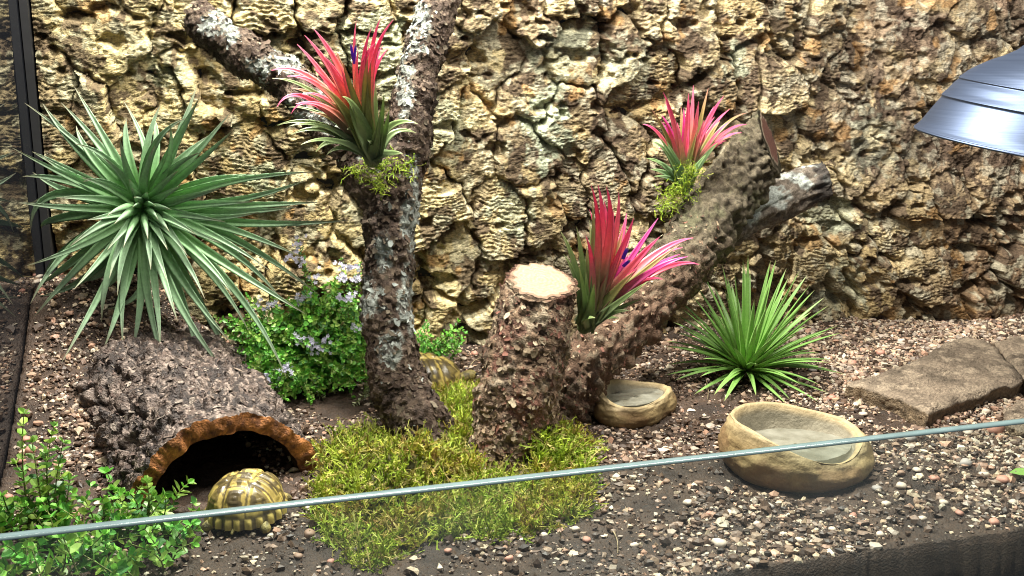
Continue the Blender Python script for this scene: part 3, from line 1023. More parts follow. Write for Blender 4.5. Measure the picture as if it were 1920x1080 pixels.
def blusher(label, base_px, Yb, leaves, wpx, seed, spread, flower=None, anchor=None):
    """a small blushing rosette: every leaf from its base over a bend to its tip"""
    rg = np.random.default_rng(seed)
    base = at(base_px[0], base_px[1], Yb)
    mm = np.linalg.norm(base - CC) / FPX
    t = thing('blushing_air_plant', base, label, 'air plant', 'blushing air plants on the branches')
    full = list(leaves)
    for (tx, ty, cx, cy, w, cf) in leaves:          # shorter, narrower leaves between the long ones
        f = rg.uniform(.62, .9)
        jx, jy = rg.normal(size=2) * 9
        full.append((base_px[0] + (tx - base_px[0]) * f + jx, base_px[1] + (ty - base_px[1]) * f + jy, base_px[0] + (cx - base_px[0]) * f + jx * .5, base_px[1] + (cy - base_px[1]) * f + jy * .5, w * .8, cf))
    for (tx, ty, cx, cy, w, cf) in full:
        dz = rg.uniform(-1, 1)
        y_t = Yb + spread * (dz * 0.9 - 0.55)
        y_c = Yb + spread * (dz * 0.5 - 0.5)
        b0 = base + (CR * rg.uniform(-1, 1) * 6 + np.array([0, 0, 1]) * rg.uniform(-1, 1) * 5) * mm
        P = bez([b0, at(cx, cy, y_c), at(tx, ty, y_t)], 15)
        jit = 0.85 + 0.3 * rg.random()
        f2 = lambda tt, cf=cf, jit=jit: cf(tt) * jit
        face = unit(CC - base) + 0.5 * np.array([0, 0, 1])
        obj('leaf', leaf_mesh(P, face, w * wpx * mm * 0.66, wp_fat, f2, 0.42, 0.28), M['leaf_pink'], t)
    if flower:
        for (x0, y0, x1, y1, wf) in flower:
            P = bez([at(x1, y1, Yb - spread), at((x0 + x1) / 2 - 2, (y0 + y1) / 2, Yb - spread * 1.05), at(x0, y0, Yb - spread * 1.1)], 9)
            cf = ramp([(0, (0.20, 0.03, 0.48)), (.8, (0.14, 0.03, 0.55)), (1, (0.55, 0.5, 0.2))])
            obj('flower_tube', leaf_mesh(P, (0, -1, 0), wf * mm * .5, lambda t: np.interp(t, [0, .2, .9, 1], [.8, 1, .8, .3]), cf, 0.1, 0.9), M['petal'], t)
    # woody heel that grips the branch
    hv = []
    nu, nv = 9, 14
    for i in range(nu):
        f = math.pi * i / (nu - 1)
        for j in range(nv):
            a = 2 * math.pi * j / nv
            hv.append(base + np.array([0, .004, -0.002]) + np.array([math.sin(f) * math.cos(a), math.sin(f) * math.sin(a), math.cos(f)]) * 13 * mm)
    obj('heel', mesh('heel', np.array(hv), grid_faces(nu, nv, True), np.tile([0.13, 0.17, 0.075], (nu * nv, 1))), M['leaf_pink'], t)
    return t


ion1 = [(509, 132, 600, 105, 17, PINK), (538, 143, 615, 135, 16, PINK), (557, 83, 625, 150, 16, PINK), (571, 66, 640, 140, 17, PINK), (588, 54, 645, 120, 18, PINK),
        (631, 97, 650, 160, 20, OLIVE), (668, 38, 652, 150, 12, PINK), (697, 51, 660, 140, 14, ROSE), (714, 33, 680, 110, 14, ROSE), (738, 37, 672, 110, 14, ROSE),
        (703, 81, 655, 125, 16, ROSE), (519, 201, 560, 125, 13, ROSE), (510, 147, 600, 145, 12, GREEN), (546, 165, 625, 175, 17, OLIVE), (590, 130, 640, 175, 18, PINK),
        (610, 108, 645, 170, 20, PINK), (600, 160, 645, 190, 20, OLIVE), (640, 130, 660, 190, 20, PINK),
        (520, 235, 600, 205, 15, GREEN), (545, 253, 612, 218, 16, GREEN), (592, 285, 625, 240, 18, GREEN), (642, 181, 668, 190, 22, GREEN), (635, 222, 662, 215, 24, GREEN),
        (668, 122, 664, 190, 18, OLIVE), (692, 85, 680, 170, 16, OLIVE), (690, 110, 676, 180, 18, OLIVE), (704, 155, 704, 230, 16, GREEN), (720, 175, 716, 240, 14, GREEN), (783, 232, 728, 212, 18, GREEN),
        (755, 288, 732, 286, 18, GREEN), (694, 270, 690, 250, 18, GREEN), (708, 228, 704, 250, 20, GREEN), (730, 205, 722, 260, 15, GREEN), (655, 190, 668, 240, 26, GREEN)]
blusher('pink tipped air plant with violet flower in the fork of the dark lichen branch', (700, 298), .862, ion1, 1.0, 3, .030, [(658, 80, 664, 118, 5), (668, 82, 664, 120, 5)])
ion2 = [(1108, 347, 1140, 440, 16, ROSE), (1121, 346, 1146, 440, 18, ROSE), (1137, 350, 1162, 440, 20, ROSE), (1160, 361, 1166, 460, 18, PINK), (1188, 409, 1172, 470, 18, ROSE),
        (1234, 409, 1186, 480, 16, MAUV), (1237, 444, 1190, 490, 20, ROSE), (1300, 446, 1215, 458, 20, ROSE), (1311, 496, 1240, 475, 18, ROSE), (1290, 481, 1215, 495, 16, MAUV),
        (1275, 458, 1200, 510, 16, OLIVE), (1225, 455, 1180, 505, 18, ROSE), (1175, 400, 1165, 480, 20, ROSE), (1182, 440, 1160, 500, 20, PINK), (1168, 430, 1150, 510, 22, OLIVE), (1150, 395, 1150, 490, 20, PINK),
        (1051, 434, 1086, 490, 15, GREEN), (1081, 425, 1096, 500, 15, GREEN), (1111, 377, 1118, 490, 15, GREEN), (1131, 387, 1128, 490, 18, GREEN), (1136, 412, 1128, 510, 20, GREEN),
        (1240, 498, 1170, 535, 16, OLIVE), (1215, 528, 1160, 565, 15, GREEN), (1180, 582, 1145, 582, 14, GREEN), (1133, 571, 1098, 578, 18, GREEN), (1195, 505, 1150, 545, 20, OLIVE),
        (1235, 515, 1170, 550, 14, GREEN), (1205, 560, 1150, 580, 14, GREEN), (1100, 460, 1104, 530, 18, GREEN), (1130, 500, 1118, 560, 24, GREEN), (1150, 520, 1130, 565, 24, OLIVE)]
blusher('deep rose air plant wedged between the sawn stump and the leaning limb', (1098, 612), .822, ion2, 1.0, 4, .030, [(1178, 464, 1168, 486, 8), (1182, 488, 1168, 500, 7)])
ion3 = [(1205, 233, 1245, 236, 10, ROSE), (1243, 172, 1268, 225, 12, ROSE), (1247, 190, 1272, 245, 12, PINK), (1291, 175, 1290, 250, 14, ROSE), (1300, 160, 1298, 250, 14, PINK),
        (1357, 180, 1318, 230, 13, ROSE), (1368, 205, 1325, 235, 11, ROSE), (1400, 233, 1345, 235, 12, ROSE), (1391, 249, 1345, 246, 10, ROSE), (1362, 264, 1330, 265, 10, ROSE), (1282, 203, 1285, 260, 12, MAUV),
        (1232, 280, 1255, 270, 8, ROSE), (1240, 215, 1268, 250, 10, MAUV), (1310, 190, 1303, 255, 14, PINK), (1338, 200, 1315, 250, 14, ROSE), (1270, 230, 1280, 280, 14, PINK), (1320, 225, 1308, 275, 14, PINK),
        (1222, 205, 1252, 250, 11, OLIVE), (1277, 200, 1280, 265, 12, OLIVE), (1328, 165, 1308, 250, 12, OLIVE), (1400, 212, 1345, 222, 10, OLIVE), (1350, 227, 1330, 250, 13, OLIVE),
        (1237, 258, 1265, 300, 14, MINT), (1222, 266, 1250, 268, 10, MINT), (1212, 297, 1245, 300, 13, MINT), (1220, 318, 1248, 318, 13, MINT), (1346, 268, 1322, 290, 14, MINT), (1250, 265, 1272, 310, 15, MINT), (1290, 270, 1288, 310, 16, MINT)]
blusher('small pink and mint air plant high on the olive limb against the cork', (1283, 352), .975, ion3, 1.0, 6, .020)


# ------------------------------------------------------------------ moss
def strand(b, p, d, L, w, col, rg, curl=0.6, seg=4, leaflets=True):
    """one curling moss shoot, a chain of short three-sided joints with tiny leaflets"""
    d = unit(d)
    for s in range(seg):
        d2 = unit(d + rg.normal(size=3) * curl * 0.5)
        q = p + d2 * L / seg
        u = unit(np.cross(d2, rg.normal(size=3)))
        v = np.cross(d2, u)
        k0, k1 = w * (1 - 0.6 * s / seg), w * (1 - 0.6 * (s + 1) / seg)
        tri = [u, -0.5 * u + 0.866 * v, -0.5 * u - 0.866 * v]
        V = [p + t * k0 for t in tri] + [q + t * k1 for t in tri]
        b.add(V, [(0, 1, 4, 3), (1, 2, 5, 4), (2, 0, 3, 5)], col * (0.8 + 0.35 * s / seg))
        if leaflets:
            for sg in (-1, 1):
                m = (p + q) / 2
                o = unit(u * sg + d2 * 0.7 + v * rg.normal() * .4)
                b.add([m - d2 * w * .8, m + d2 * w * .8, m + o * w * 3.4], [(0, 1, 2)], col * (0.9 + 0.4 * rg.random()))
        p, d = q, d2


def in_poly(x, y, poly):
    c = False
    n = len(poly)
    for i in range(n):
        x1, y1 = poly[i]
        x2, y2 = poly[(i + 1) % n]
        if (y1 > y) != (y2 > y) and x < (x2 - x1) * (y - y1) / (y2 - y1) + x1:
            c = not c
    return c


MOSSC = [np.array(c) for c in ((0.44, 0.52, 0.07), (0.37, 0.48, 0.06), (0.52, 0.54, 0.14), (0.25, 0.36, 0.04), (0.42, 0.36, 0.12))]
MOSSY = [np.array(c) for c in ((0.44, 0.55, 0.05), (0.38, 0.53, 0.05), (0.27, 0.42, 0.04), (0.50, 0.54, 0.12))]


def mound_z(x, y):
    a = 0.024 * np.exp(-(((x - .120) / .060) ** 2 + ((y - .745) / .070) ** 2))
    b = 0.026 * np.exp(-(((x - .245) / .035) ** 2 + ((y - .76) / .045) ** 2))
    c = 0.018 * np.exp(-(((x - .188) / .035) ** 2 + ((y - .86) / .05) ** 2))
    return a + b + c


def moss_bed(label, polys, count, pal, seed, L, w):
    rg = np.random.default_rng(seed)
    b = Batch()
    k = 0
    tries = 0
    while k < count and tries < count * 30:
        tries += 1
        poly = polys[rg.integers(len(polys))]
        xs = [q[0] for q in poly]
        ys = [q[1] for q in poly]
        px, py = rg.uniform(min(xs), max(xs)), rg.uniform(min(ys), max(ys))
        if not in_poly(px, py, poly):
            continue
        g = on(px, py, 0.012)
        z = gh(g[0], g[1]) + mound_z(g[0], g[1]) * (0.75 + 0.5 * float(vn(g[0] * 70, g[1] * 70, 0, 3)))
        p = np.array([g[0], g[1], z - 0.002])
        d = np.array([rg.normal() * .8, -0.25 + rg.normal() * .8, 0.75])
        col = pal[rg.integers(len(pal))] * (0.6 + 0.7 * rg.random())
        if vn(g[0] * 45, g[1] * 45, 0, 8) > 0.35:
            col = col * np.array([1.05, .85, .9])
        strand(b, p, d, L * (0.6 + 0.9 * rg.random()), w * (0.7 + 0.6 * rg.random()), col, rg, 0.75, 4)
        k += 1
    return obj('moss', b.mesh('moss', False), M['moss'], None, label, 'moss', None, 'stuff')


def moss_core(label):
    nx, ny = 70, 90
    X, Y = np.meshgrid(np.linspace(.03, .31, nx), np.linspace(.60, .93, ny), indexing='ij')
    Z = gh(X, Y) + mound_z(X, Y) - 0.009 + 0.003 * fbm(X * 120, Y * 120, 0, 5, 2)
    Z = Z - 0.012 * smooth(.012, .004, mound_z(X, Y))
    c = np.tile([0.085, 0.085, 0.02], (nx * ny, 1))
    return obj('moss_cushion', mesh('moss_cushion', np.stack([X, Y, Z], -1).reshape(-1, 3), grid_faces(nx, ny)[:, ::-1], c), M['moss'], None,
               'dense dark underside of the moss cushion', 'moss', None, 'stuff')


moss_core('x')
moss_bed('yellow green moss cushion spread round the feet of the branches',
         [[(588, 930), (600, 850), (660, 800), (740, 800), (840, 830), (900, 860), (905, 930), (880, 975), (790, 985), (700, 1035), (640, 1020), (600, 975)],
          [(880, 870), (1000, 880), (1010, 800), (1060, 790), (1105, 830), (1105, 900), (1085, 945), (1000, 970), (900, 985), (860, 940)],
          [(815, 745), (890, 720), (900, 760), (880, 830), (840, 830), (820, 790)]], 6400, MOSSC, 31, 0.0165, 0.00085)
moss_bed('brighter green moss tuft against the sawn log', [[(1000, 800), (1060, 790), (1105, 830), (1108, 900), (1060, 930), (1000, 930)], [(820, 745), (885, 725), (895, 770), (850, 830)]],
         1500, MOSSY, 32, 0.0135, 0.0008)


def moss_tuft(label, spots, seed, L=0.008):
    rg = np.random.default_rng(seed)
    b = Batch()
    for (x, y, Y, r, n) in spots:
        for _ in range(n):
            p = at(x + rg.normal() * r, y + rg.normal() * r * .7, Y + rg.normal() * .004)
            strand(b, p, np.array([rg.normal(), -0.8 + rg.normal() * .5, rg.normal()]), L * (0.5 + rg.random()), .0004, MOSSY[rg.integers(4)] * (.6 + .7 * rg.random()), rg, .9, 3)
    return obj('moss_tuft', b.mesh('moss_tuft', False), M['moss'], None, label, 'moss', None, 'stuff')


moss_tuft('moss wisps under the air plant in the branch fork', [(705, 322, .872, 22, 110), (665, 318, .872, 8, 35), (745, 312, .880, 16, 60), (712, 350, .876, 8, 40)], 41)
moss_tuft('bright yellow moss pad under the small air plant on the olive limb', [(1270, 360, .955, 17, 170), (1250, 385, .955, 12, 90), (1295, 320, .955, 12, 90)], 42)


# ------------------------------------------------------------------ leafy herbs
def leaflet(b, p, d, up, L, w, col):
    """a small oval leaf folded along its rib"""
    d = unit(d)
    s = unit(np.cross(d, up))
    n = np.cross(s, d)
    V = [p, p + d * L * .35 + s * w + n * w * .35, p + d * L * .8 + s * w * .75 + n * w * .25, p + d * L, p + d * L * .8 - s * w * .75 + n * w * .25,
         p + d * L * .35 - s * w + n * w * .35, p + d * L * .45 - n * w * .15]
    b.add(V, [(0, 1, 6), (1, 2, 6), (2, 3, 6), (3, 4, 6), (4, 5, 6), (5, 0, 6)], col)


def tube(b, P, r0, r1, col):
    n = len(P)
    T, A, B = frames(np.asarray(P))
    R = np.linspace(r0, r1, n)
    V = np.concatenate([[P[i] + (A[i] * math.cos(a) + B[i] * math.sin(a)) * R[i] for a in (0, 2.094, 4.189)] for i in range(n)])
    b.add(V, grid_faces(n, 3, True), col)


def sprig(bl, bs, p0, p1, bend, L, w, pairs, pal, rg, r=0.0005):
    P = bez([p0, (p0 + p1) / 2 + bend, p1], pairs + 2)
    tube(bs, P, r, r * .5, np.array([0.22, 0.26, 0.08]) * (0.7 + .5 * rg.random()))
    T = unit(np.gradient(P, axis=0))
    for k in range(1, len(P)):
        u = unit(np.cross(T[k], rg.normal(size=3)))
        sc = (0.75 + 0.5 * rg.random()) * (1 if k < len(P) - 2 else 0.75)
        col = pal[rg.integers(len(pal))] * (0.65 + 0.7 * rg.random())
        for sg in (-1, 1):
            d = unit(u * sg + T[k] * .55 + rg.normal(size=3) * .15)
            leaflet(bl, P[k], d, T[k] + rg.normal(size=3) * .2, L * sc, w * sc, col)
    for _ in range(2):
        leaflet(bl, P[-1], unit(T[-1] + rg.normal(size=3) * .5), rg.normal(size=3), L * .7, w * .7, pal[0] * 1.2)
    return P


HERB = [np.array(c) for c in ((0.20, 0.50, 0.07), (0.14, 0.42, 0.065), (0.10, 0.31, 0.055), (0.28, 0.55, 0.10), (0.38, 0.56, 0.14))]
LIME = [np.array(c) for c in ((0.24, 0.42, 0.07), (0.32, 0.48, 0.08), (0.14, 0.31, 0.06), (0.10, 0.26, 0.08))]


def blossom(b, p, d, s, rg):
    d = unit(d)
    u = unit(np.cross(d, rg.normal(size=3)))
    v = np.cross(d, u)
    for k in range(5):
        a = k * 1.2566 + rg.normal() * .1
        o = u * math.cos(a) + v * math.sin(a)
        t = -u * math.sin(a) + v * math.cos(a)
        col = np.array([0.66, 0.64, 0.80]) * (0.8 + .4 * rg.random())
        b.add([p, p + o * s * .6 + t * s * .35 + d * s * .3, p + o * s + d * s * .25, p + o * s * .6 - t * s * .35 + d * s * .3], [(0, 1, 2, 3)], np.clip(col, 0, .9))


def thyme():
    rg = np.random.default_rng(77)
    root = thing('thyme_plant', (0.085, 0.985, 0.0), 'creeping thyme with pale lilac flowers against the cork', 'plant')
    bl, bs, tips = Batch(), Batch(), []
    c0 = np.array([0.085, 1.0, 0.0])
    # the dome of the bush, by its outline in the picture
    dome = [(455, 600), (480, 640), (470, 680), (500, 700), (520, 600), (560, 585), (600, 570), (640, 560), (670, 580), (540, 650), (580, 640), (620, 640), (660, 650),
            (560, 690), (600, 700), (640, 690), (680, 680), (520, 690), (540, 720), (500, 660), (680, 620), (600, 610), (560, 620), (530, 715), (570, 725), (610, 720), (500, 715), (650, 715), (680, 710)]
    for k in range(540):
        a, b2 = dome[rg.integers(len(dome))]
        a += rg.normal() * 20
        b2 += rg.normal() * 18
        t = (b2 - 560) / 170
        tip = at(a, b2, 0.995 - 0.050 * t + rg.normal() * .015)
        tip[1] = min(tip[1], 1.065)
        st = np.array([c0[0] + (tip[0] - c0[0]) * .55, c0[1] + .01, max(gh(c0[0], c0[1]) + .018, tip[2] - .045)]) + rg.normal(size=3) * .006
        P = sprig(bl, bs, st, tip, np.array([0, -.004, .010]) + rg.normal(size=3) * .004, .0060, .0020, 7 + rg.integers(4), HERB if rg.random() < .8 else LIME, rg)
        tips.append((P[-1], P[-1] - P[-2]))
    # a woody foot that carries it
    for k in range(12):
        a = k / 12 * 6.283
        P = bez([np.array([c0[0], c0[1], gh(c0[0], c0[1]) - .004]), c0 + np.array([math.cos(a) * .02, math.sin(a) * .01, .02]), c0 + np.array([math.cos(a) * .05, math.sin(a) * .02, .045])], 8)
        tube(bs, P, .0014, .0008, (0.16, 0.11, 0.06))
    # sprigs standing free of the dome
    for (x0, y0, x1, y1, Y, dens) in ((600, 575, 557, 447, 1.03, 22), (590, 570, 570, 500, 1.02, 12), (660, 585, 640, 488, 1.02, 14), (672, 590, 676, 495, 1.02, 14), (655, 600, 665, 520, 1.01, 12),
                                      (500, 600, 440, 600, 1.02, 10), (530, 590, 472, 570, 1.02, 12), (450, 640, 432, 600, 1.03, 8), (620, 710, 628, 765, .965, 9), (600, 705, 645, 720, .965, 8),
                                      (690, 735, 640, 785, .925, 12), (640, 785, 590, 805, .915, 10), (700, 720, 690, 738, .93, 5), (540, 700, 520, 730, .95, 7), (585, 700, 605, 745, .955, 7)):
        p0, p1 = at(x0, y0, Y), at(x1, y1, Y - .008)
        w = .0016
        P = sprig(bl, bs, p0, p1, rg.normal(size=3) * .004, .0048, w, dens, LIME if y1 < 700 else [np.array((.35, .38, .22)), np.array((.28, .33, .18))], rg, .0007)
        tips.append((P[-1], P[-1] - P[-2]))
    # the part that shows past the dark trunk
    for k in range(70):
        a, b2 = [(785, 640), (800, 625), (815, 650), (780, 665), (840, 635), (800, 660), (856, 628)][rg.integers(7)]
        tip = at(a + rg.normal() * 9, b2 + rg.normal() * 10, 1.02 + rg.normal() * .012)
        tip[2] = max(tip[2], .012)
        st = np.array([tip[0] - .02 + rg.normal() * .008, tip[1] + .01, max(.006, tip[2] - .03)])
        sprig(bl, bs, st, tip, rg.normal(size=3) * .004, .0058, .0017, 6, HERB[:4] + LIME[:1], rg)
    obj('foliage', bl.mesh('foliage', False), M['herb'], root, None, kind='stuff')
    obj('stems', bs.mesh('stems'), M['bark'], root, None, kind='stuff')
    # flower heads
    spots = [(562, 455, 1.018), (552, 470, 1.015), (565, 487, 1.018), (545, 485, 1.018), (592, 520, 1.018), (640, 498, 1.008), (655, 503, 1.008), (672, 500, 1.008), (645, 515, 1.006), (670, 520, 1.006), (648, 560, .99),
             (658, 555, .99), (560, 560, .985), (575, 552, .985), (512, 570, .998), (490, 575, .998), (470, 572, .998), (582, 640, .955), (580, 655, .953), (597, 652, .955), (608, 655, .955), (612, 640, .958), (560, 637, .958),
             (538, 690, .94), (532, 697, .94), (510, 712, .938), (507, 722, .938), (545, 700, .94), (500, 706, .94), (668, 615, .97), (640, 562, .985), (478, 600, 1.0), (655, 525, 1.0)]
    for (x, y, Y) in spots:
        b = Batch()
        for _ in range(7):
            p = at(x + rg.normal() * 6, y + rg.normal() * 5, Y - .004 + rg.normal() * .003)
            blossom(b, p, np.array([rg.normal() * .5, -1, .5 + rg.normal() * .4]), .0024, rg)
        obj('flower_head', b.mesh('flower_head', False), M['petal'], root)


thyme()


def front_herb(label, stems, seed, name='leafy_herb', mats=LIME, L=.0075, w=.0028):
    rg = np.random.default_rng(seed)
    g = stems[0]
    root = thing(name, g[0], label, 'plant')
    bl, bs = Batch(), Batch()
    for (p0, p1, pairs) in stems:
        sprig(bl, bs, np.asarray(p0), np.asarray(p1), np.array([rg.normal() * .004, rg.normal() * .004, .003]), L, w, pairs, mats, rg, .0008)
    obj('foliage', bl.mesh('foliage', False), M['herb'], root, None, kind='stuff')
    obj('stems', bs.mesh('stems'), M['bark'], root, None, kind='stuff')


def gpt(x, y):
    g = on(x, y, 0.01)
    return np.array([g[0], g[1], float(gh(g[0], g[1]))])


rg = np.random.default_rng(14)
st = []
for (x, y, X1, Y1, n) in ((92, 975, 100, 800, 11), (98, 985, 118, 830, 9), (85, 985, 60, 830, 9), (60, 975, 45, 775, 9), (110, 990, 130, 900, 8), (75, 990, 30, 870, 8), (95, 985, 85, 850, 9), (105, 985, 112, 870, 8)):
    b0 = gpt(x, y + 10)
    st.append((b0, at(X1, Y1, b0[1] + .012 + rg.normal() * .008), n))
front_herb('upright leafy herb beside the cork tube and the black side panel', st, 15)
st = []
for k in range(95):
    x, y = rg.uniform(-30, 330), rg.uniform(955, 1100)
    b0 = gpt(x, y)
    d = np.array([rg.normal() * .016, rg.normal() * .012, .010 + abs(rg.normal()) * .012])
    q = b0 + d
    q[0] = max(q[0], TX0 + .004)
    q[1] = max(q[1], TY0 + .004)
    b0[0] = max(b0[0], TX0 + .004)
    st.append((b0, q, int(rg.integers(3, 7))))
front_herb('low creeping herb carpet behind the front pane before the cork tube', st, 16, 'creeping_herb', HERB + LIME)
st = []
for (x, y, X1, Y1, n) in ((270, 990, 275, 905, 7), (285, 985, 310, 935, 5), (295, 985, 285, 930, 5), (345, 985, 362, 945, 4), (330, 1000, 370, 990, 4), (300, 1020, 350, 1000, 5), (210, 990, 195, 945, 4), (180, 1000, 160, 940, 5), (240, 1000, 240, 950, 4)):
    b0 = gpt(x, y + 20)
    st.append((b0, at(X1, Y1, b0[1] + .004), n))
front_herb('fresh herb shoots at the lip of the cork tube', st, 17, 'herb_shoot', LIME, .0068, .0030)


# ------------------------------------------------------------------ cork tube (shelter)
def cork_tube():
    n, m = 230, 190
    root = thing('cork_tube', (-0.005, 0.775, 0), 'hollow dark cork bark tube with a tortoise at its mouth', 'cork tube')
    front = np.array([-0.004, 0.757, -0.004])
    back = np.array([-0.066, 0.985, 0.012])
    s = np.linspace(0, 1, n)
    C = front[None] * (1 - s[:, None]) + back[None] * s[:, None]
    ax = unit(back - front)
    side = unit(np.cross(ax, [0, 0, 1]))          # to the right
    up = np.cross(side, ax)
    # mouth leans: its right foot stands further back than its left foot
    th = np.linspace(-0.38, np.pi + 0.30, m)      # 0 right foot .. pi left foot
    a = 0.072 + 0.014 * s
    b = 0.069 + 0.001 * s

    def surf(off, rough):
        aa, bb = a + off, b + off
        P = C[:, None, :] + side * (aa[:, None] * np.cos(th))[..., None] + up * (bb[:, None] * np.sin(th) ** 0.999 * np.sign(1))[..., None] if False else \
            C[:, None, :] + side * (aa[:, None] * np.cos(th))[..., None] + up * (bb[:, None] * np.sin(th))[..., None]
        q = P * 100
        nrm = unit(side * np.cos(th)[None, :, None] / 0.07 + up * np.sin(th)[None, :, None] / 0.06 + 0 * P)
        if rough:
            d = 5.0 * fbm(q[..., 0] * .28, q[..., 1] * .28, q[..., 2] * .28, 5, 3)
            u_ = (s[:, None] * 22 + 0 * th[None]) + .5 * fbm(q[..., 0] * .8, q[..., 1] * .8, q[..., 2] * .8, 71, 3)
            v_ = th[None] * 7 + .5 * fbm(q[..., 0] * .8, q[..., 1] * .8, q[..., 2] * .8, 75, 3)
            p1, p2, pi_, pj_, _, pd_ = voronoi(u_ / 2.6, v_ / 1.7, 91, .95)
            d = d + (6.5 * (_hash(pi_, pj_, 3, 5) - .3) + 5 * pd_ * (_hash(pi_, pj_, 4, 5) - .5)) * smooth(0, .2, p2 - p1) - 3.5 * (1 - smooth(0, .16, p2 - p1))
            d = d + 4.0 * (ridged(q[..., 0] * .7, q[..., 1] * .45, q[..., 2] * .7, 8, 4, .55) - 0.4)
            d = d + 1.6 * (ridged(q[..., 0] * 2.2, q[..., 1] * 1.5, q[..., 2] * 2.2, 18, 3) - .35)
            d = d + 0.9 * fbm(q[..., 0] * 4, q[..., 1] * 4, q[..., 2] * 4, 15, 2)
        else:
            d = 1.0 * fbm(q[..., 0] * .8, q[..., 1] * .8, q[..., 2] * .8, 25, 3)
        if rough:
            d = d * (0.35 + 0.65 * smooth(0, .10, s))[:, None]
        return P + nrm * d[..., None] / 1000, q

    O, q = surf(0.0, True)
    I, _ = surf(-0.0145, False)
    # ragged mouth
    rag = (0.0035 * fbm(np.cos(th) * 4, np.sin(th) * 4, 0, 31, 3))[None, :, None] * (1 - s)[:, None, None] ** 4
    O = O - ax * rag
    I = I - ax * rag
    qq = O.reshape(-1, 3) * 100
    n1 = fbm(qq[:, 0] * .6, qq[:, 1] * .6, qq[:, 2] * .6, 41, 4)
    c = np.tile([0.095, 0.066, 0.052], (n * m, 1)) * (1 + .5 * n1)[:, None]
    c = mixc(c, [0.38, 0.30, 0.25], 0.8 * smooth(0.12, 0.45, fbm(qq[:, 0] * 2.6, qq[:, 1] * 2.0, qq[:, 2] * 2.6, 45, 4, .65)))
    c = mixc(c, [0.030, 0.021, 0.018], 0.9 * smooth(0.0, 0.35, fbm(qq[:, 0] * 1.5, qq[:, 1] * .9, qq[:, 2] * .9, 49, 3)))
    obj('bark', mesh('bark', O.reshape(-1, 3), grid_faces(n, m), np.clip(c, .01, .7)), M['cave'], root)
    Dn = unit(np.cross(np.gradient(O, axis=1), np.gradient(O, axis=0)))
    Dn = Dn * np.sign((Dn * up).sum(-1) + .3)[..., None]
    fk = flakes(O, Dn, 2600, .0024, .02, .95, [(0.33, 0.27, 0.22), (0.08, 0.055, 0.045), (0.045, 0.03, 0.025), (0.16, 0.11, 0.09), (0.24, 0.18, 0.14)], 65, keep=lambda p: p[2] > gh(p[0], p[1]) + .002)
    obj('bark_flakes', fk.mesh('bark_flakes'), M['cave'], root, None, kind='stuff')
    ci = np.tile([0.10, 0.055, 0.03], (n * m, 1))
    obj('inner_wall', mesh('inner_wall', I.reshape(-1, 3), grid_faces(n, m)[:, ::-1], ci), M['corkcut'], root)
    # added plug inside the tube, keeps light from leaking in at the back
    e_ = int(n * .80)
    ring = I[e_]
    cen = ring.mean(0)
    ev = np.concatenate([cen + (ring - cen) * f + ax * .004 * fbm(ring[:, 0] * 200 * f, ring[:, 2] * 200 * f, 0, 3, 2)[:, None] for f in np.linspace(0.02, 1, 8)])
    obj('light_plug', mesh('light_plug', ev, grid_faces(8, m), np.tile([0.06, 0.035, 0.02], (len(ev), 1))), M['corkcut'], root)
    # sawn rim of the mouth
    k = 7
    R = []
    for i in range(k + 1):
        t = i / k
        p = O[0] * (1 - t) + I[0] * t
        qx = p * 100
        bul = 0.0016 * fbm(qx[:, 0] * 2.2, qx[:, 1] * 2.2, qx[:, 2] * 2.2, 55, 3) * (0 if i in (0, k) else 1)
        R.append(p - ax * (np.sin(t * np.pi) * 0.0015 + bul)[:, None])
    R = np.array(R)
    qx = R.reshape(-1, 3) * 100
    cr = np.tile([0.40, 0.165, 0.055], (len(qx), 1)) * (1 + .6 * fbm(qx[:, 0] * 1.2, qx[:, 1] * 1.2, qx[:, 2] * 1.2, 57, 4))[:, None]
    cr = mixc(cr, [0.12, 0.05, 0.028], .8 * smooth(.1, .5, fbm(qx[:, 0] * 2, qx[:, 1] * 2, qx[:, 2] * 2, 59, 3)))
    obj('sawn_rim', mesh('sawn_rim', qx / 100, grid_faces(k + 1, m), np.clip(cr, .01, .7)), M['corkcut'], root, 'orange brown sawn cork edge of the mouth')
    return O


TUBE = cork_tube()


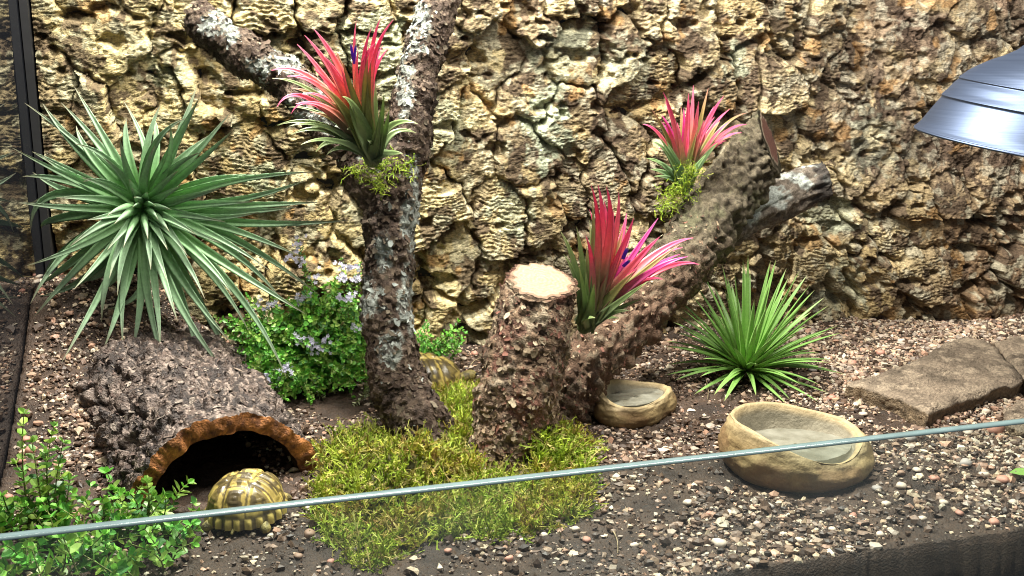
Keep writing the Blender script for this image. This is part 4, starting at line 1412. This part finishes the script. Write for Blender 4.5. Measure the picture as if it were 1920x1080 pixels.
# ------------------------------------------------------------------ bowls
def bowl(label, c, R, rz, hgt, asp, rimvar, inner, seed, water_z):
    """rock-look dish: bulging outside, uneven rim, smooth hollow"""
    root = thing('rock_bowl', c, label, 'bowl', None)
    m = 96
    th = np.linspace(0, 2 * np.pi, m, endpoint=False)
    rim = hgt * (1 + rimvar(th))
    lobe = 1 + 0.06 * np.sin(2 * th + seed) + 0.035 * np.sin(3 * th + 2 * seed)
    rows = []
    cs = []
    outer = [(0.80, 0.0), (0.90, 0.06), (0.98, 0.20), (1.02, 0.38), (1.01, 0.56), (0.96, 0.76), (0.92, 0.90), (0.885, 0.98)]
    prof = []
    for r, z in outer:
        prof.append((r, z, 0))
    ri = inner
    for r, z in ((ri + .05, 1.01), (ri + .01, 0.985), (ri - .03, 0.90), (ri - .07, 0.72), (ri - .12, 0.55), (ri - .22, 0.42), (ri - .40, 0.36), (0.2, 0.35), (0.02, 0.35)):
        prof.append((max(r, .01), z, 1))
    # refine
    pr = np.array([(a, b) for a, b, _ in prof])
    tt = np.linspace(0, len(pr) - 1, 70)
    rr = np.interp(tt, np.arange(len(pr)), pr[:, 0])
    zz = np.interp(tt, np.arange(len(pr)), pr[:, 1])
    for k in range(len(tt)):
        isin = tt[k] > len(outer) - 0.5
        ox = np.full(m, R * rr[k]) * (lobe if not isin else 1 + (lobe - 1) * 1.0)
        x = ox * np.cos(th)
        y = ox * np.sin(th) * asp
        if not isin:
            z = rim * zz[k]
            amp = 0.0016
        else:
            z = np.where(zz[k] > .8, rim * zz[k], rim * zz[k] * (1 - smooth(.8, .4, zz[k])) + hgt * zz[k] * smooth(.8, .4, zz[k]))
            amp = 0.0006
        q = np.stack([x, y, z], -1) * 100
        d = amp * fbm(q[:, 0] * .6, q[:, 1] * .6, q[:, 2] * .9, seed, 4) + amp * .5 * (ridged(q[:, 0] * 1.5, q[:, 1] * 1.5, q[:, 2] * 2.4, seed + 5, 3) - .3)
        nd = np.stack([np.cos(th), np.sin(th), 0.3 + 0 * th], -1)
        rows.append(np.stack([x, y, z], -1) + nd * d[:, None] * (1 if zz[k] > 0.02 else 0))
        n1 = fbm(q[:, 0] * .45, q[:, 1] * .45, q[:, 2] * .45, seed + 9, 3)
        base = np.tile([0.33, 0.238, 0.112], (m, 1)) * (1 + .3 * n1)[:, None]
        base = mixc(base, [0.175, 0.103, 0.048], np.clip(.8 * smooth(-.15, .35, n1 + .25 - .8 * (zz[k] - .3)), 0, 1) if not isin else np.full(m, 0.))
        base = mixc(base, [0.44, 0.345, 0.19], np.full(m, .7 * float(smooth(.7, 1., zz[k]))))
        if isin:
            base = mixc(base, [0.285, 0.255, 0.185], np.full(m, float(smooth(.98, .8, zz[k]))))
        cs.append(base)
    V = np.array(rows)
    ca, sa = math.cos(rz), math.sin(rz)
    Rm = np.array([[ca, -sa, 0], [sa, ca, 0], [0, 0, 1]])
    W = V.reshape(-1, 3) @ Rm.T + np.array(c)
    F = grid_faces(len(rows), m, True)
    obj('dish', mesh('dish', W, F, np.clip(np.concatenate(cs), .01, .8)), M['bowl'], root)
    # water lying in the hollow
    k = int(np.argmin(np.where(tt > len(outer), np.abs(zz - water_z), 9)))
    ring = V[k].copy()
    wr = []
    for f in np.linspace(0.03, 1.0, 12):
        p = ring * f
        p[:, 2] = hgt * water_z + 0.0003 * fbm(p[:, 0] * 300, p[:, 1] * 300, 0, seed, 2)
        wr.append(p)
    Wv = np.array(wr).reshape(-1, 3) @ Rm.T + np.array(c)
    obj('water', mesh('water', Wv, grid_faces(12, m, True)[:, ::-1]), M['water'], root)
    return root


cb = on(1488, 880)
cb[2] = gh(cb[0], cb[1]) - 0.001
bowl('large sandy rock look water bowl with high rear rim', cb, 0.0605, 0.0, 0.0365, 0.80,
     lambda t: 0.28 * np.cos(t - 2.2) + 0.10 * np.cos(2 * t - 0.6) + 0.05 * np.cos(3 * t + 1), 0.82, 4, 0.64)
cs_ = on(1188, 778)
cs_[2] = gh(cs_[0], cs_[1]) - 0.001
bowl('small sandy rock look bowl beside the leaning limb', cs_, 0.0425, 0.3, 0.026, 0.72,
     lambda t: 0.20 * np.cos(t - 1.9) + 0.10 * np.cos(2 * t + 1.6), 0.76, 7, 0.80)


# ------------------------------------------------------------------ stones
def slab(name, label, top_px, ztop, thick, seed, cat='stone', side_lean=0.0):
    """broken flat stone: outline on its top plane, rough riven top and stepped broken edge"""
    P = np.array([on(x, y, ztop) for x, y in top_px])
    n = 160
    Q = spline(np.concatenate([P, P[:1]]), n + 1)[:-1]
    c = Q.mean(0)
    seg = np.linspace(0, 1, n, endpoint=False)
    Q = c + (Q - c) * (1 + 0.018 * fbm(np.cos(seg * 6.283) * 7, np.sin(seg * 6.283) * 7, 0, seed, 3))[:, None]
    rows, cols = [], []
    for f in np.linspace(0.02, 1, 34):
        p = c + (Q - c) * f
        q = p * 100
        p = p.copy()
        p[:, 2] = ztop + 0.0022 * fbm(q[:, 0] * .35, q[:, 1] * .35, 0, seed + 3, 3) + 0.0011 * fbm(q[:, 0] * 2.2, q[:, 1] * 2.2, 0, seed + 5, 3) - 0.003 * smooth(.9, 1.0, f)
        rows.append(p)
        n1 = fbm(q[:, 0] * .35, q[:, 1] * .35, 0, seed + 8, 4)
        b = np.tile([0.23, 0.178, 0.128], (n, 1)) * (1 + .35 * n1)[:, None]
        b = mixc(b, [0.38, 0.30, 0.215], .8 * smooth(0.0, .5, fbm(q[:, 0] * .8, q[:, 1] * .8, 0, seed + 12, 4)))
        cols.append(b)
    for k, t in enumerate(np.linspace(0.06, 1, 12)):
        st_ = 0.0035 * np.floor(t * 4 + fbm(seg * 40, 0 * seg, t * 2, seed + 15, 2)) / 4
        p = Q.copy()
        out = unit(np.concatenate([Q[:, :2] - c[:2], np.zeros((n, 1))], 1))
        p = p + out * (st_ - 0.0045 * t + side_lean * t + 0.0014 * fbm(Q[:, 0] * 260, Q[:, 1] * 260, t * 5, seed + 17, 2))[:, None]
        p[:, 2] = rows[33][:, 2] - 0.001 - t * thick
        rows.append(p)
        b = np.tile([0.20, 0.145, 0.09], (n, 1)) * (1 + .5 * fbm(seg * 60, 0 * seg + t * 6, 0, seed + 19, 3))[:, None]
        cols.append(b)
    V = np.array(rows).reshape(-1, 3)
    return obj(name, mesh(name, V, grid_faces(len(rows), n, True), np.clip(np.concatenate(cols), .01, .7)), M['slate'], None, label, cat)


slab('basking_stone', 'broad flat brown slate slab lying on the gravel', [(1588, 712), (1650, 694), (1735, 665), (1782, 634), (1815, 626), (1862, 640), (1885, 668), (1916, 700), (1905, 716), (1830, 738), (1760, 762), (1738, 772), (1690, 746), (1630, 724)], 0.021, 0.020, 3)
slab('stone', 'dark flat stone half hidden behind the slate slab', [(1862, 636), (1915, 628), (1990, 640), (2010, 690), (1990, 735), (1935, 735), (1905, 690)], 0.014, 0.016, 13)
slab('stone', 'small grey stone in front of the slate slab', [(1880, 762), (1915, 748), (1970, 752), (1985, 790), (1940, 806), (1893, 795)], 0.012, 0.013, 23)


# ------------------------------------------------------------------ gravel
def ico(level):
    import bmesh
    bm = bmesh.new()
    bmesh.ops.create_icosphere(bm, subdivisions=level, radius=1.0)
    bm.verts.ensure_lookup_table()
    V = np.array([v.co[:] for v in bm.verts])
    F = np.array([[v.index for v in f.verts] for f in bm.faces])
    bm.free()
    return V, F


I1, F1 = ico(1)
I2, F2 = ico(2)
PEB = np.array([(0.47, 0.34, 0.225), (0.54, 0.43, 0.30), (0.62, 0.54, 0.41), (0.34, 0.23, 0.16), (0.22, 0.15, 0.11), (0.48, 0.29, 0.20), (0.38, 0.31, 0.25), (0.15, 0.10, 0.075), (0.42, 0.34, 0.26), (0.28, 0.20, 0.14)])
BLOCK = [((cb[0], cb[1]), .058), ((cs_[0], cs_[1]), .036), ((.085, .955), .040), ((.10, .92), .022)]  # last two circles: bare dark soil in place of the thyme's shade


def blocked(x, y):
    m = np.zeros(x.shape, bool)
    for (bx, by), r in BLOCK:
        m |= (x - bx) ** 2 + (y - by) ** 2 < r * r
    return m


def gravel():
    rg = np.random.default_rng(99)
    n = 210000
    x = rg.uniform(TX0 + .004, TX1 - .004, n)
    y = rg.uniform(TY0 + .003, 1.105, n)
    dens = 0.42 + 0.65 * fbm(x * 11, y * 13, 0, 71, 4)
    dens += 0.35 * smooth(.50, .70, x)                         # pale gravel towards the right
    dens += 0.25 * smooth(-.02, -.10, x)
    dens -= 0.55 * np.exp(-(((x - .42) / .10) ** 2 + ((y - .84) / .05) ** 2))   # sparser gravel by the small bowl
    dens -= 0.60 * np.exp(-(((x - .14) / .15) ** 2 + ((y - .62) / .07) ** 2))
    dens += 0.5 * np.exp(-(((x - .36) / .07) ** 2 + ((y - .98) / .06) ** 2))
    dens += 0.3 * np.exp(-(((x - .45) / .22) ** 2 + ((y - .60) / .05) ** 2))
    dens -= 0.6 * np.exp(-(((x - .51) / .05) ** 2 + ((y - .87) / .03) ** 2))
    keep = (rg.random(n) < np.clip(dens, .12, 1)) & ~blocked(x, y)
    gx_, gy_ = px_of(x, y, gh(x, y))
    keep &= ((gx_ > -60) & (gx_ < 1980) & (gy_ < 1120)) | (rg.random(n) < .2)
    keep &= ~((np.abs(x + .02 + (y - .75) * .25) < .055) & (y > .70) & (y < .93))  # inside the cork tube
    x, y = x[keep], y[keep]
    n = len(x)
    s = np.exp(rg.normal(math.log(.00098), .60, n)).clip(.0005, .0038)
    OV = np.array([(1, 0, 0), (-1, 0, 0), (0, 1, 0), (0, -1, 0), (0, 0, 1), (0, 0, -1)], float)
    OF = np.array([(0, 2, 4), (2, 1, 4), (1, 3, 4), (3, 0, 4), (2, 0, 5), (1, 2, 5), (3, 1, 5), (0, 3, 5)])
    Vs, Fs, Cs, off = [], [], [], 0
    for sel, V0, F0 in ((s < .0012, OV, OF), (s >= .0012, I1, F1)):
        sx, px_, py_ = s[sel], x[sel], y[sel]
        k, nn = len(V0), int(sel.sum())
        sc = sx[:, None] * rg.uniform(.6, 1.3, (nn, 3))
        sc[:, 2] *= .75
        J = V0[None] * (1 + .28 * rg.normal(size=(nn, k, 1))) * sc[:, None, :]
        a = rg.uniform(0, 6.283, nn)
        ca, sa = np.cos(a)[:, None], np.sin(a)[:, None]
        X = J[..., 0] * ca - J[..., 1] * sa + px_[:, None]
        Y = J[..., 0] * sa + J[..., 1] * ca + py_[:, None]
        Z = J[..., 2] + (gh(px_, py_) + sx * rg.uniform(.0, .7, nn))[:, None]
        Y = np.maximum(Y, TY0 + .0012)
        Vs.append(np.stack([X, Y, Z], -1).reshape(-1, 3))
        Fs.append((F0[None] + (np.arange(nn) * k)[:, None, None]).reshape(-1, 3) + off)
        off += nn * k
        ci = rg.integers(len(PEB), size=nn)
        dark = rg.random(nn) < 0.56 - 0.34 * smooth(.40, .66, px_) - .15 * smooth(.0, -.1, px_)
        c = PEB[ci] * rg.uniform(.7, 1.3, (nn, 1))
        c[dark] = np.array([0.075, 0.046, 0.030]) * rg.uniform(.4, 1.9, (dark.sum(), 1))
        Cs.append(np.repeat(c, k, 0))
    return obj('gravel', mesh('gravel', np.concatenate(Vs), Fs, np.clip(np.concatenate(Cs), 0, .85), False), M['gravel'], None, 'fine pinkish and cream gravel scattered over the dark soil', 'gravel', None, 'stuff')


gravel()

# the larger stones one can pick out singly
PINKP, CREAM, BROWN, GREYP = (0.52, 0.26, 0.19), (0.60, 0.50, 0.40), (0.30, 0.19, 0.13), (0.38, 0.34, 0.31)
PMESH = []
for k in range(6):
    rg = np.random.default_rng(200 + k)
    f = fbm(I2[:, 0] * 1.4 + 9 * k, I2[:, 1] * 1.4, I2[:, 2] * 1.4, 5, 2)
    v = I2 * (1 + .28 * f)[:, None] * np.array([1, rg.uniform(.7, .95), rg.uniform(.5, .7)])
    PMESH.append(v)
names = {'p': ('pink', PINKP), 'c': ('cream', CREAM), 'b': ('brown', BROWN), 'g': ('grey', GREYP)}


def pebble_place(px, py):
    if px < 200:
        return 'on the bank beside the black side panel' if py < 760 else 'by the upright leafy herb'
    if px < 450 and py < 700:
        return 'on the soil above the cork tube'
    if px < 760:
        return 'on the soil between cork tube and front pane'
    if py < 720 and px < 1040:
        return 'between the thyme and the sawn log'
    if py < 780 and px < 1260:
        return 'behind the small bowl'
    if py < 800 and px < 1600:
        return 'by the stiff green rosette'
    if py < 800:
        return 'around the slate slab'
    if px < 1340:
        return 'on the dark gravel between moss and large bowl'
    if px < 1680:
        return 'in front of the large bowl'
    return 'on the open gravel before the slate slab'


pm_cache = {}


def pebble(px, py, rpx, kind, k):
    g = on(px, py, 0.004)
    for _ in range(4):
        g = on(px, py, float(gh(g[0], g[1])) + .002)
    mm = np.linalg.norm(g - CC) / FPX
    key = (k % 6, kind)
    if key not in pm_cache:
        rg_ = np.random.default_rng(k)
        c = np.tile(names[kind][1], (len(I2), 1)) * rg_.uniform(.85, 1.15)
        pm_cache[key] = mesh('pebble', PMESH[k % 6], F2, np.clip(c, 0, .85))
    o = obj('pebble', pm_cache[key], M['gravel'], None, names[kind][0] + ' rounded pebble ' + pebble_place(px, py), 'pebble', names[kind][0] + ' pebbles ' + pebble_place(px, py))
    s = rpx * mm
    o.scale = (s, s, s)
    o.rotation_euler = (0, 0, k * 1.7)
    o.location = (g[0], g[1], float(gh(g[0], g[1])) + s * .38)


PB = [(60, 865, 11, 'p'), (52, 855, 8, 'p'), (42, 880, 8, 'p'), (15, 930, 9, 'p'), (92, 665, 9, 'c'), (80, 690, 9, 'c'), (113, 695, 9, 'c'), (60, 698, 7, 'c'), (130, 685, 7, 'p'), (100, 715, 8, 'c'), (98, 742, 7, 'p'),
      (72, 740, 9, 'c'), (30, 812, 7, 'c'), (100, 580, 7, 'c'), (385, 620, 8, 'c'), (370, 632, 8, 'c'), (408, 628, 7, 'p'), (340, 600, 6, 'c'),
      (1865, 805, 16, 'p'), (1815, 810, 9, 'c'), (1705, 822, 13, 'g'), (1810, 867, 13, 'g'), (1845, 890, 10, 'c'), (1880, 898, 11, 'p'), (1690, 910, 11, 'c'), (1645, 915, 10, 'g'), (1662, 943, 9, 'c'), (1445, 948, 9, 'g'),
      (1864, 978, 10, 'p'), (1350, 1018, 14, 'c'), (1560, 745, 9, 'p'), (1523, 692, 9, 'g'), (1600, 680, 8, 'p'), (1650, 660, 8, 'p'), (1690, 640, 8, 'c'), (1740, 690, 7, 'b'), (1500, 620, 8, 'c'), (1480, 700, 7, 'b'),
      (1665, 758, 7, 'b'), (1620, 775, 8, 'c'), (1850, 770, 7, 'c'), (1752, 895, 9, 'p'), (1720, 880, 8, 'c'), (1690, 885, 8, 'b'), (1770, 940, 8, 'c'), (1600, 965, 8, 'p'), (1560, 990, 7, 'c'), (1420, 980, 8, 'c'),
      (1280, 970, 9, 'c'), (1100, 1010, 9, 'p'), (1190, 1020, 9, 'c'), (1020, 1000, 8, 'c'), (955, 1045, 9, 'p'), (1130, 955, 8, 'b'), (1230, 1000, 7, 'b'), (840, 1030, 8, 'p'), (620, 1050, 8, 'p'), (560, 1040, 9, 'b'),
      (580, 1000, 12, 'b'), (985, 660, 8, 'c'), (1000, 668, 7, 'c'), (870, 672, 7, 'c'), (890, 662, 8, 'p'), (1130, 750, 7, 'c'), (1180, 670, 7, 'p'), (1205, 640, 7, 'c'), (1230, 700, 6, 'c'), (1150, 690, 7, 'b'), (1090, 935, 8, 'c'),
      (1250, 900, 8, 'b'), (1310, 905, 9, 'b'), (1290, 940, 9, 'c'), (1330, 960, 7, 'p'), (1080, 990, 9, 'c'), (1730, 970, 8, 'c'), (1800, 960, 8, 'p'), (1650, 1000, 8, 'c'), (1500, 1010, 8, 'c'), (1900, 940, 8, 'c')]
for k, (a, b, r_, kd) in enumerate(PB):
    pebble(a, b, r_, kd, k)


# ------------------------------------------------------------------ tortoises
def tortoise(label, loc, heading, size, tilt=0.0, head_out=1.0):
    """size = shell length; local +x is forward"""
    root = thing('tortoise', loc, label, 'tortoise')
    L, W, Hh = size * .5, size * .40, size * .44
    ca, sa = math.cos(heading), math.sin(heading)
    ct, st_ = math.cos(tilt), math.sin(tilt)

    def place(v):
        v = np.asarray(v, float)
        x = v[..., 0] * ct - v[..., 2] * st_
        z = v[..., 0] * st_ + v[..., 2] * ct
        return np.stack([x * ca - v[..., 1] * sa, x * sa + v[..., 1] * ca, z], -1) + np.array(loc)

    zb = size * .10                      # height of the shell's edge
    # body: a single skin with legs, neck, head and tail grown from one skeleton
    import bmesh
    me = bpy.data.meshes.new('body')
    bm = bmesh.new()
    sk = bm.verts.layers.skin.verify()

    def node(p, r, prev=None):
        v = bm.verts.new(place(p))
        v[sk].radius = (r, r)
        if prev is not None:
            bm.edges.new((prev, v))
        return v

    S = size
    c0 = node((0, 0, zb + S * .06), S * .20)
    c0[sk].use_root = True
    cf = node((S * .26, 0, zb + S * .06), S * .15, c0)
    cr = node((-S * .26, 0, zb + S * .05), S * .15, c0)
    n1 = node((S * .44, 0, zb + S * .07), S * .065, cf)
    n2 = node((S * (.46 + .12 * head_out), 0, zb + S * .10), S * .065, n1)
    n3 = node((S * (.50 + .17 * head_out), 0, zb + S * .12), S * .078, n2)
    node((S * (.56 + .19 * head_out), 0, zb + S * .105), S * .055, n3)
    t1 = node((-S * .44, 0, zb + S * .02), S * .035, cr)
    node((-S * .54, 0, zb - S * .03), S * .015, t1)
    for sg in (-1, 1):
        a = node((S * .34, sg * S * .24, zb + S * .03), S * .075, cf)
        b = node((S * .42, sg * S * .34, zb - S * .005), S * .066, a)
        node((S * .46, sg * S * .36, S * .035), S * .055, b)
        a = node((-S * .30, sg * S * .24, zb + S * .02), S * .075, cr)
        b = node((-S * .38, sg * S * .33, zb - S * .005), S * .066, a)
        node((-S * .40, sg * S * .36, S * .035), S * .06, b)
    bm.to_mesh(me)
    bm.free()
    o = obj('body', me, M['skin'], root, 'scaly yellow olive legs and head')
    o.modifiers.new('skin', 'SKIN').use_smooth_shade = True
    m2 = o.modifiers.new('sub', 'SUBSURF')
    m2.levels = m2.render_levels = 2
    # skin colour without an attribute: set by a plain constant attribute after evaluation
    dg = bpy.context.evaluated_depsgraph_get()
    ev = bpy.data.meshes.new_from_object(o.evaluated_get(dg))
    o.modifiers.clear()
    o.data = ev
    nv = len(ev.vertices)
    co = np.zeros(nv * 3, np.float32)
    ev.vertices.foreach_get('co', co)
    co = co.reshape(-1, 3)
    at_ = ev.color_attributes.new('col', 'FLOAT_COLOR', 'POINT')
    f = fbm(co[:, 0] * 260, co[:, 1] * 260, co[:, 2] * 260, 3, 3)
    cc = np.tile([0.33, 0.27, 0.09], (nv, 1)) * (1 + .3 * f)[:, None]
    cc = mixc(cc, [0.06, 0.05, 0.03], .85 * smooth(.0, .35, f))
    at_.data.foreach_set('color', np.concatenate([np.clip(cc, 0, 1), np.ones((nv, 1))], 1).astype(np.float32).ravel())
    if not ev.materials:
        ev.materials.append(M['skin'])
    # eyes
    for sg in (-1, 1):
        ec = np.array([S * (.53 + .19 * head_out), sg * S * .062, zb + S * .135])
        obj('eye', mesh('eye', place(I2 * S * .016 + ec), F2, np.tile([0.01, 0.01, 0.01], (len(I2), 1))), M['shell'], root)
    # carapace: scutes over a dome
    nr, na = 46, 160
    rr = 1 - (1 - np.linspace(0.001, 1, nr)) ** 1.8
    an = np.linspace(0, 2 * np.pi, na, endpoint=False)
    Rg, An = np.meshgrid(rr, an, indexing='ij')
    u, v = Rg * np.cos(An), Rg * np.sin(An)
    ang = np.abs(np.arctan2(v, u))
    RM = 0.982
    dome = np.sqrt(np.clip(1 - Rg ** 2.4, 0, 1)) ** .85
    marg = Rg > RM
    vert = (np.abs(v) < 0.30) & ~marg
    us = np.array([-.8, -.52, -.18, .18, .52, .8])
    vi = np.clip(np.searchsorted(us, u) - 1, 0, 4)
    uc = np.array([-.8, -.36, 0., .36, .8])
    ki = np.clip(np.searchsorted(uc, u) - 1, 0, 3)
    mi = np.clip((ang / np.pi * 11).astype(int), 0, 10)
    sid = np.where(marg, 100 + mi + 20 * (v > 0), np.where(vert, vi, 20 + ki + 10 * (v > 0)))
    # distance to the seams
    def dseam(a, cuts):
        return np.min(np.abs(a[..., None] - np.array(cuts)), -1)
    ds = np.where(marg, np.minimum((Rg - RM) * 8, np.abs(ang / np.pi * 11 - np.round(ang / np.pi * 11)) / 11 * np.pi * Rg),
                  np.where(vert, np.minimum(np.minimum(dseam(u, us[1:-1]), .30 - np.abs(v)), (RM - Rg) * 1.6), np.minimum(np.minimum(dseam(u, uc[1:-1]), np.abs(v) - .30), (RM - Rg) * 1.6)))
    ds = np.clip(ds, 0, None)
    bumpz = size * (.030 * smooth(0, .16, ds) + .004 * np.sin(ds * 75) * smooth(.02, .05, ds) * (1 - marg))
    x = L * u * (1 + .06 * u)
    y = W * v * (1 + .12 * (1 - u) * .3)
    z = zb + Hh * dome * (1 - .05 * u) - size * .04 * marg * 0
    flare = np.where(Rg > .9, (Rg - .9) * .5, 0)
    nrm = unit(np.stack([u, v, dome * 1.1 + .05], -1))
    P = np.stack([x * (1 + flare), y * (1 + flare), z], -1) + nrm * bumpz[..., None]
    yel = np.array([0.50, 0.385, 0.11])
    blk = np.array([0.035, 0.026, 0.018])
    q = np.stack([u, v], -1) * 4
    nz = fbm(q[..., 0] + 5, q[..., 1], 0, 9, 3)
    c = np.tile(yel, (nr * na, 1)) * (1 + .25 * nz.ravel())[:, None]
    areola = np.clip(smooth(.10, .14, ds + .03 * nz) * .8 + .9 * smooth(.04, .24, fbm(u * 7 + 3, v * 7, 0, 19, 2)), 0, 1).ravel() * (~marg).ravel()
    c = mixc(c, blk, .9 * areola)
    fr = ((u * 7 + 9) % 1.0)
    edge = (smooth(.036, .012, ds + .01 * nz) * 1.0).ravel()
    c = mixc(c, blk, .85 * edge)
    mb = (marg & ((ang / np.pi * 11) % 1.0 < .42)).ravel().astype(float)
    c = mixc(c, blk, .9 * mb)
    V = place(P).reshape(-1, 3)
    F = grid_faces(nr, na, True)
    sh = None
    for vv, ff, c2 in split_by_id(V, F, sid.ravel()[F[:, 0]], np.clip(c, .01, .7)):
        obj('scute', mesh('scute', vv, ff, c2), M['shell'], root)
    # plastron edge under the dome closes the shell
    k = 40
    a2 = np.linspace(0, 2 * np.pi, k, endpoint=False)
    pv = [np.array([0, 0, zb - size * .055])] + [np.array([L * .9 * math.cos(t) * s, W * .86 * math.sin(t) * s, zb - size * (.055 * (1 if s < .9 else 0)) + .0]) for s in (.75, 1.0) for t in a2]
    f3 = np.stack([np.zeros(k, int), 1 + (np.arange(k) + 1) % k, 1 + np.arange(k)], -1)
    f4 = np.stack([1 + np.arange(k), 1 + (np.arange(k) + 1) % k, 1 + k + (np.arange(k) + 1) % k, 1 + k + np.arange(k)], -1)
    obj('plastron', mesh('plastron', place(np.array(pv)), [f3, f4], np.tile([0.30, 0.24, 0.10], (1 + 2 * k, 1))), M['shell'], root)
    return root


g = on(455, 1003)
tortoise('yellow and black tortoise resting in the mouth of the cork tube', (g[0] + .004, g[1] + .012, float(gh(g[0], g[1])) - .001), math.radians(70), 0.061)
g = on(780, 760)
tortoise('dark tortoise tucked behind the lichen branch under the thyme', (g[0] + .002, g[1] + .0, float(gh(g[0], g[1]))), math.radians(12), 0.082, 0.0, 1.0)


# ------------------------------------------------------------------ dome lamp
def dome_lamp():
    R = 0.112
    c = at(1964, 282, .755)
    root = thing('dome_lamp', c, 'blue grey brushed metal dome lamp hanging over the stones', 'lamp')
    tilt = np.array([math.sin(math.radians(5.5)), -math.sin(math.radians(5)), 1.0])
    ax = unit(CR * math.sin(math.radians(7.5)) + np.array([0, -.07, 0]) + np.array([0, 0, 1.0]))
    e1 = unit(np.cross([0, 1, 0], ax))
    e2 = np.cross(ax, e1)
    prof = [(1.0, 0.0), (1.004, .012), (.985, .035), (.96, .075), (.93, .14), (.895, .21), (.862, .275), (.868, .290), (.858, .305), (.835, .335), (.80, .395), (.772, .430), (.776, .442), (.764, .455), (.72, .505),
            (.66, .555), (.58, .610), (.49, .660), (.41, .715), (.345, .79), (.30, .87), (.265, .96), (.24, 1.06), (.225, 1.15)]
    m = 128
    th = np.linspace(0, 2 * np.pi, m, endpoint=False)
    t0 = np.linspace(0, len(prof) - 1, 150)
    pr = np.array(prof)
    rr = np.interp(t0, np.arange(len(pr)), pr[:, 0])
    hh = np.interp(t0, np.arange(len(pr)), pr[:, 1])

    def lathe(r, hgt):
        return np.array([c + (e1 * math.cos(a) + e2 * math.sin(a)) * R * r_ + ax * R * h_ for r_, h_ in zip(r, hgt) for a in th])

    # outside and inside of the spun shade
    Ro = np.concatenate([rr, rr[::-1] - .012])
    Ho = np.concatenate([hh, hh[::-1] - .004])
    Ho[len(rr):] = np.maximum(Ho[len(rr):], .004)
    obj('shade', mesh('shade', lathe(Ro, Ho), grid_faces(len(Ro), m, True)), M['metal'], root)
    a = np.linspace(0, 2 * np.pi, 11)
    obj('rolled_rim', mesh('rolled_rim', lathe(1.0 + .012 * np.cos(a), .0 + .012 * np.sin(a)), grid_faces(11, m, True)), M['metal'], root)
    obj('socket', mesh('socket', lathe([.20, .222, .235, .235, .20, .20, .15, .02], [1.10, 1.14, 1.17, 1.60, 1.64, 1.75, 1.78, 1.785]), grid_faces(8, m, True)), M['blackmatt'], root)
    obj('bulb', mesh('bulb', lathe([.02, .18, .30, .36, .36, .30, .18, .14, .14], [.30, .31, .36, .46, .58, .72, .86, .95, 1.12]), grid_faces(9, m, True)), flat_mat('unlit_bulb', (.55, .55, .5), .3), root)
    # cord
    top = c + ax * R * 1.78
    P = bez([top, top + ax * .05, top + np.array([.02, .01, .22])], 24)
    b = Batch()
    T, A, B = frames(P)
    V = np.concatenate([[P[i] + (A[i] * math.cos(t) + B[i] * math.sin(t)) * .003 for t in np.linspace(0, 6.283, 8, endpoint=False)] for i in range(24)])
    obj('cord', mesh('cord', V, grid_faces(24, 8, True)), M['blackmatt'], root)


dome_lamp()

# ------------------------------------------------------------------ loose bits
b0 = on(1928, 905)
b0[2] = gh(b0[0], b0[1]) + .002
P = bez([b0 + CR * .012, b0 + np.array([0, 0, .006]), at(1893, 886, b0[1] + .006)], 11)
P[:, 2] = np.maximum(P[:, 2], gh(P[:, 0], P[:, 1]) + .003)
obj('fallen_leaf', leaf_mesh(P, (0, -.3, 1), .006, lambda t: np.interp(t, [0, .3, .8, 1], [.4, 1, .7, .05]), ramp([(0, (.30, .48, .12)), (1, (.22, .40, .08))]), .25), M['leaf_green'], None,
    'single bright green leaf lying on the gravel', 'leaf')
for (x0, y0, xm, ym, x1, y1, lab) in ((1150, 1005, 1160, 1020, 1158, 1045, 'thin dry rootlet on the dark soil behind the front pane'), (1322, 720, 1330, 735, 1326, 760, 'short pale dry stalk by the stiff green rosette'),
                                      (880, 690, 905, 672, 930, 660, 'dry straw on the gravel between the two trunks')):
    b = Batch()
    pts = [on(x0, y0), on(xm, ym), on(x1, y1)]
    P = bez(pts, 14)
    P[:, 2] = gh(P[:, 0], P[:, 1]) + .0025
    tube(b, P, .0007, .0004, (0.42, 0.33, 0.20))
    obj('dry_stalk', b.mesh('dry_stalk'), M['bark'], None, lab, 'twig')
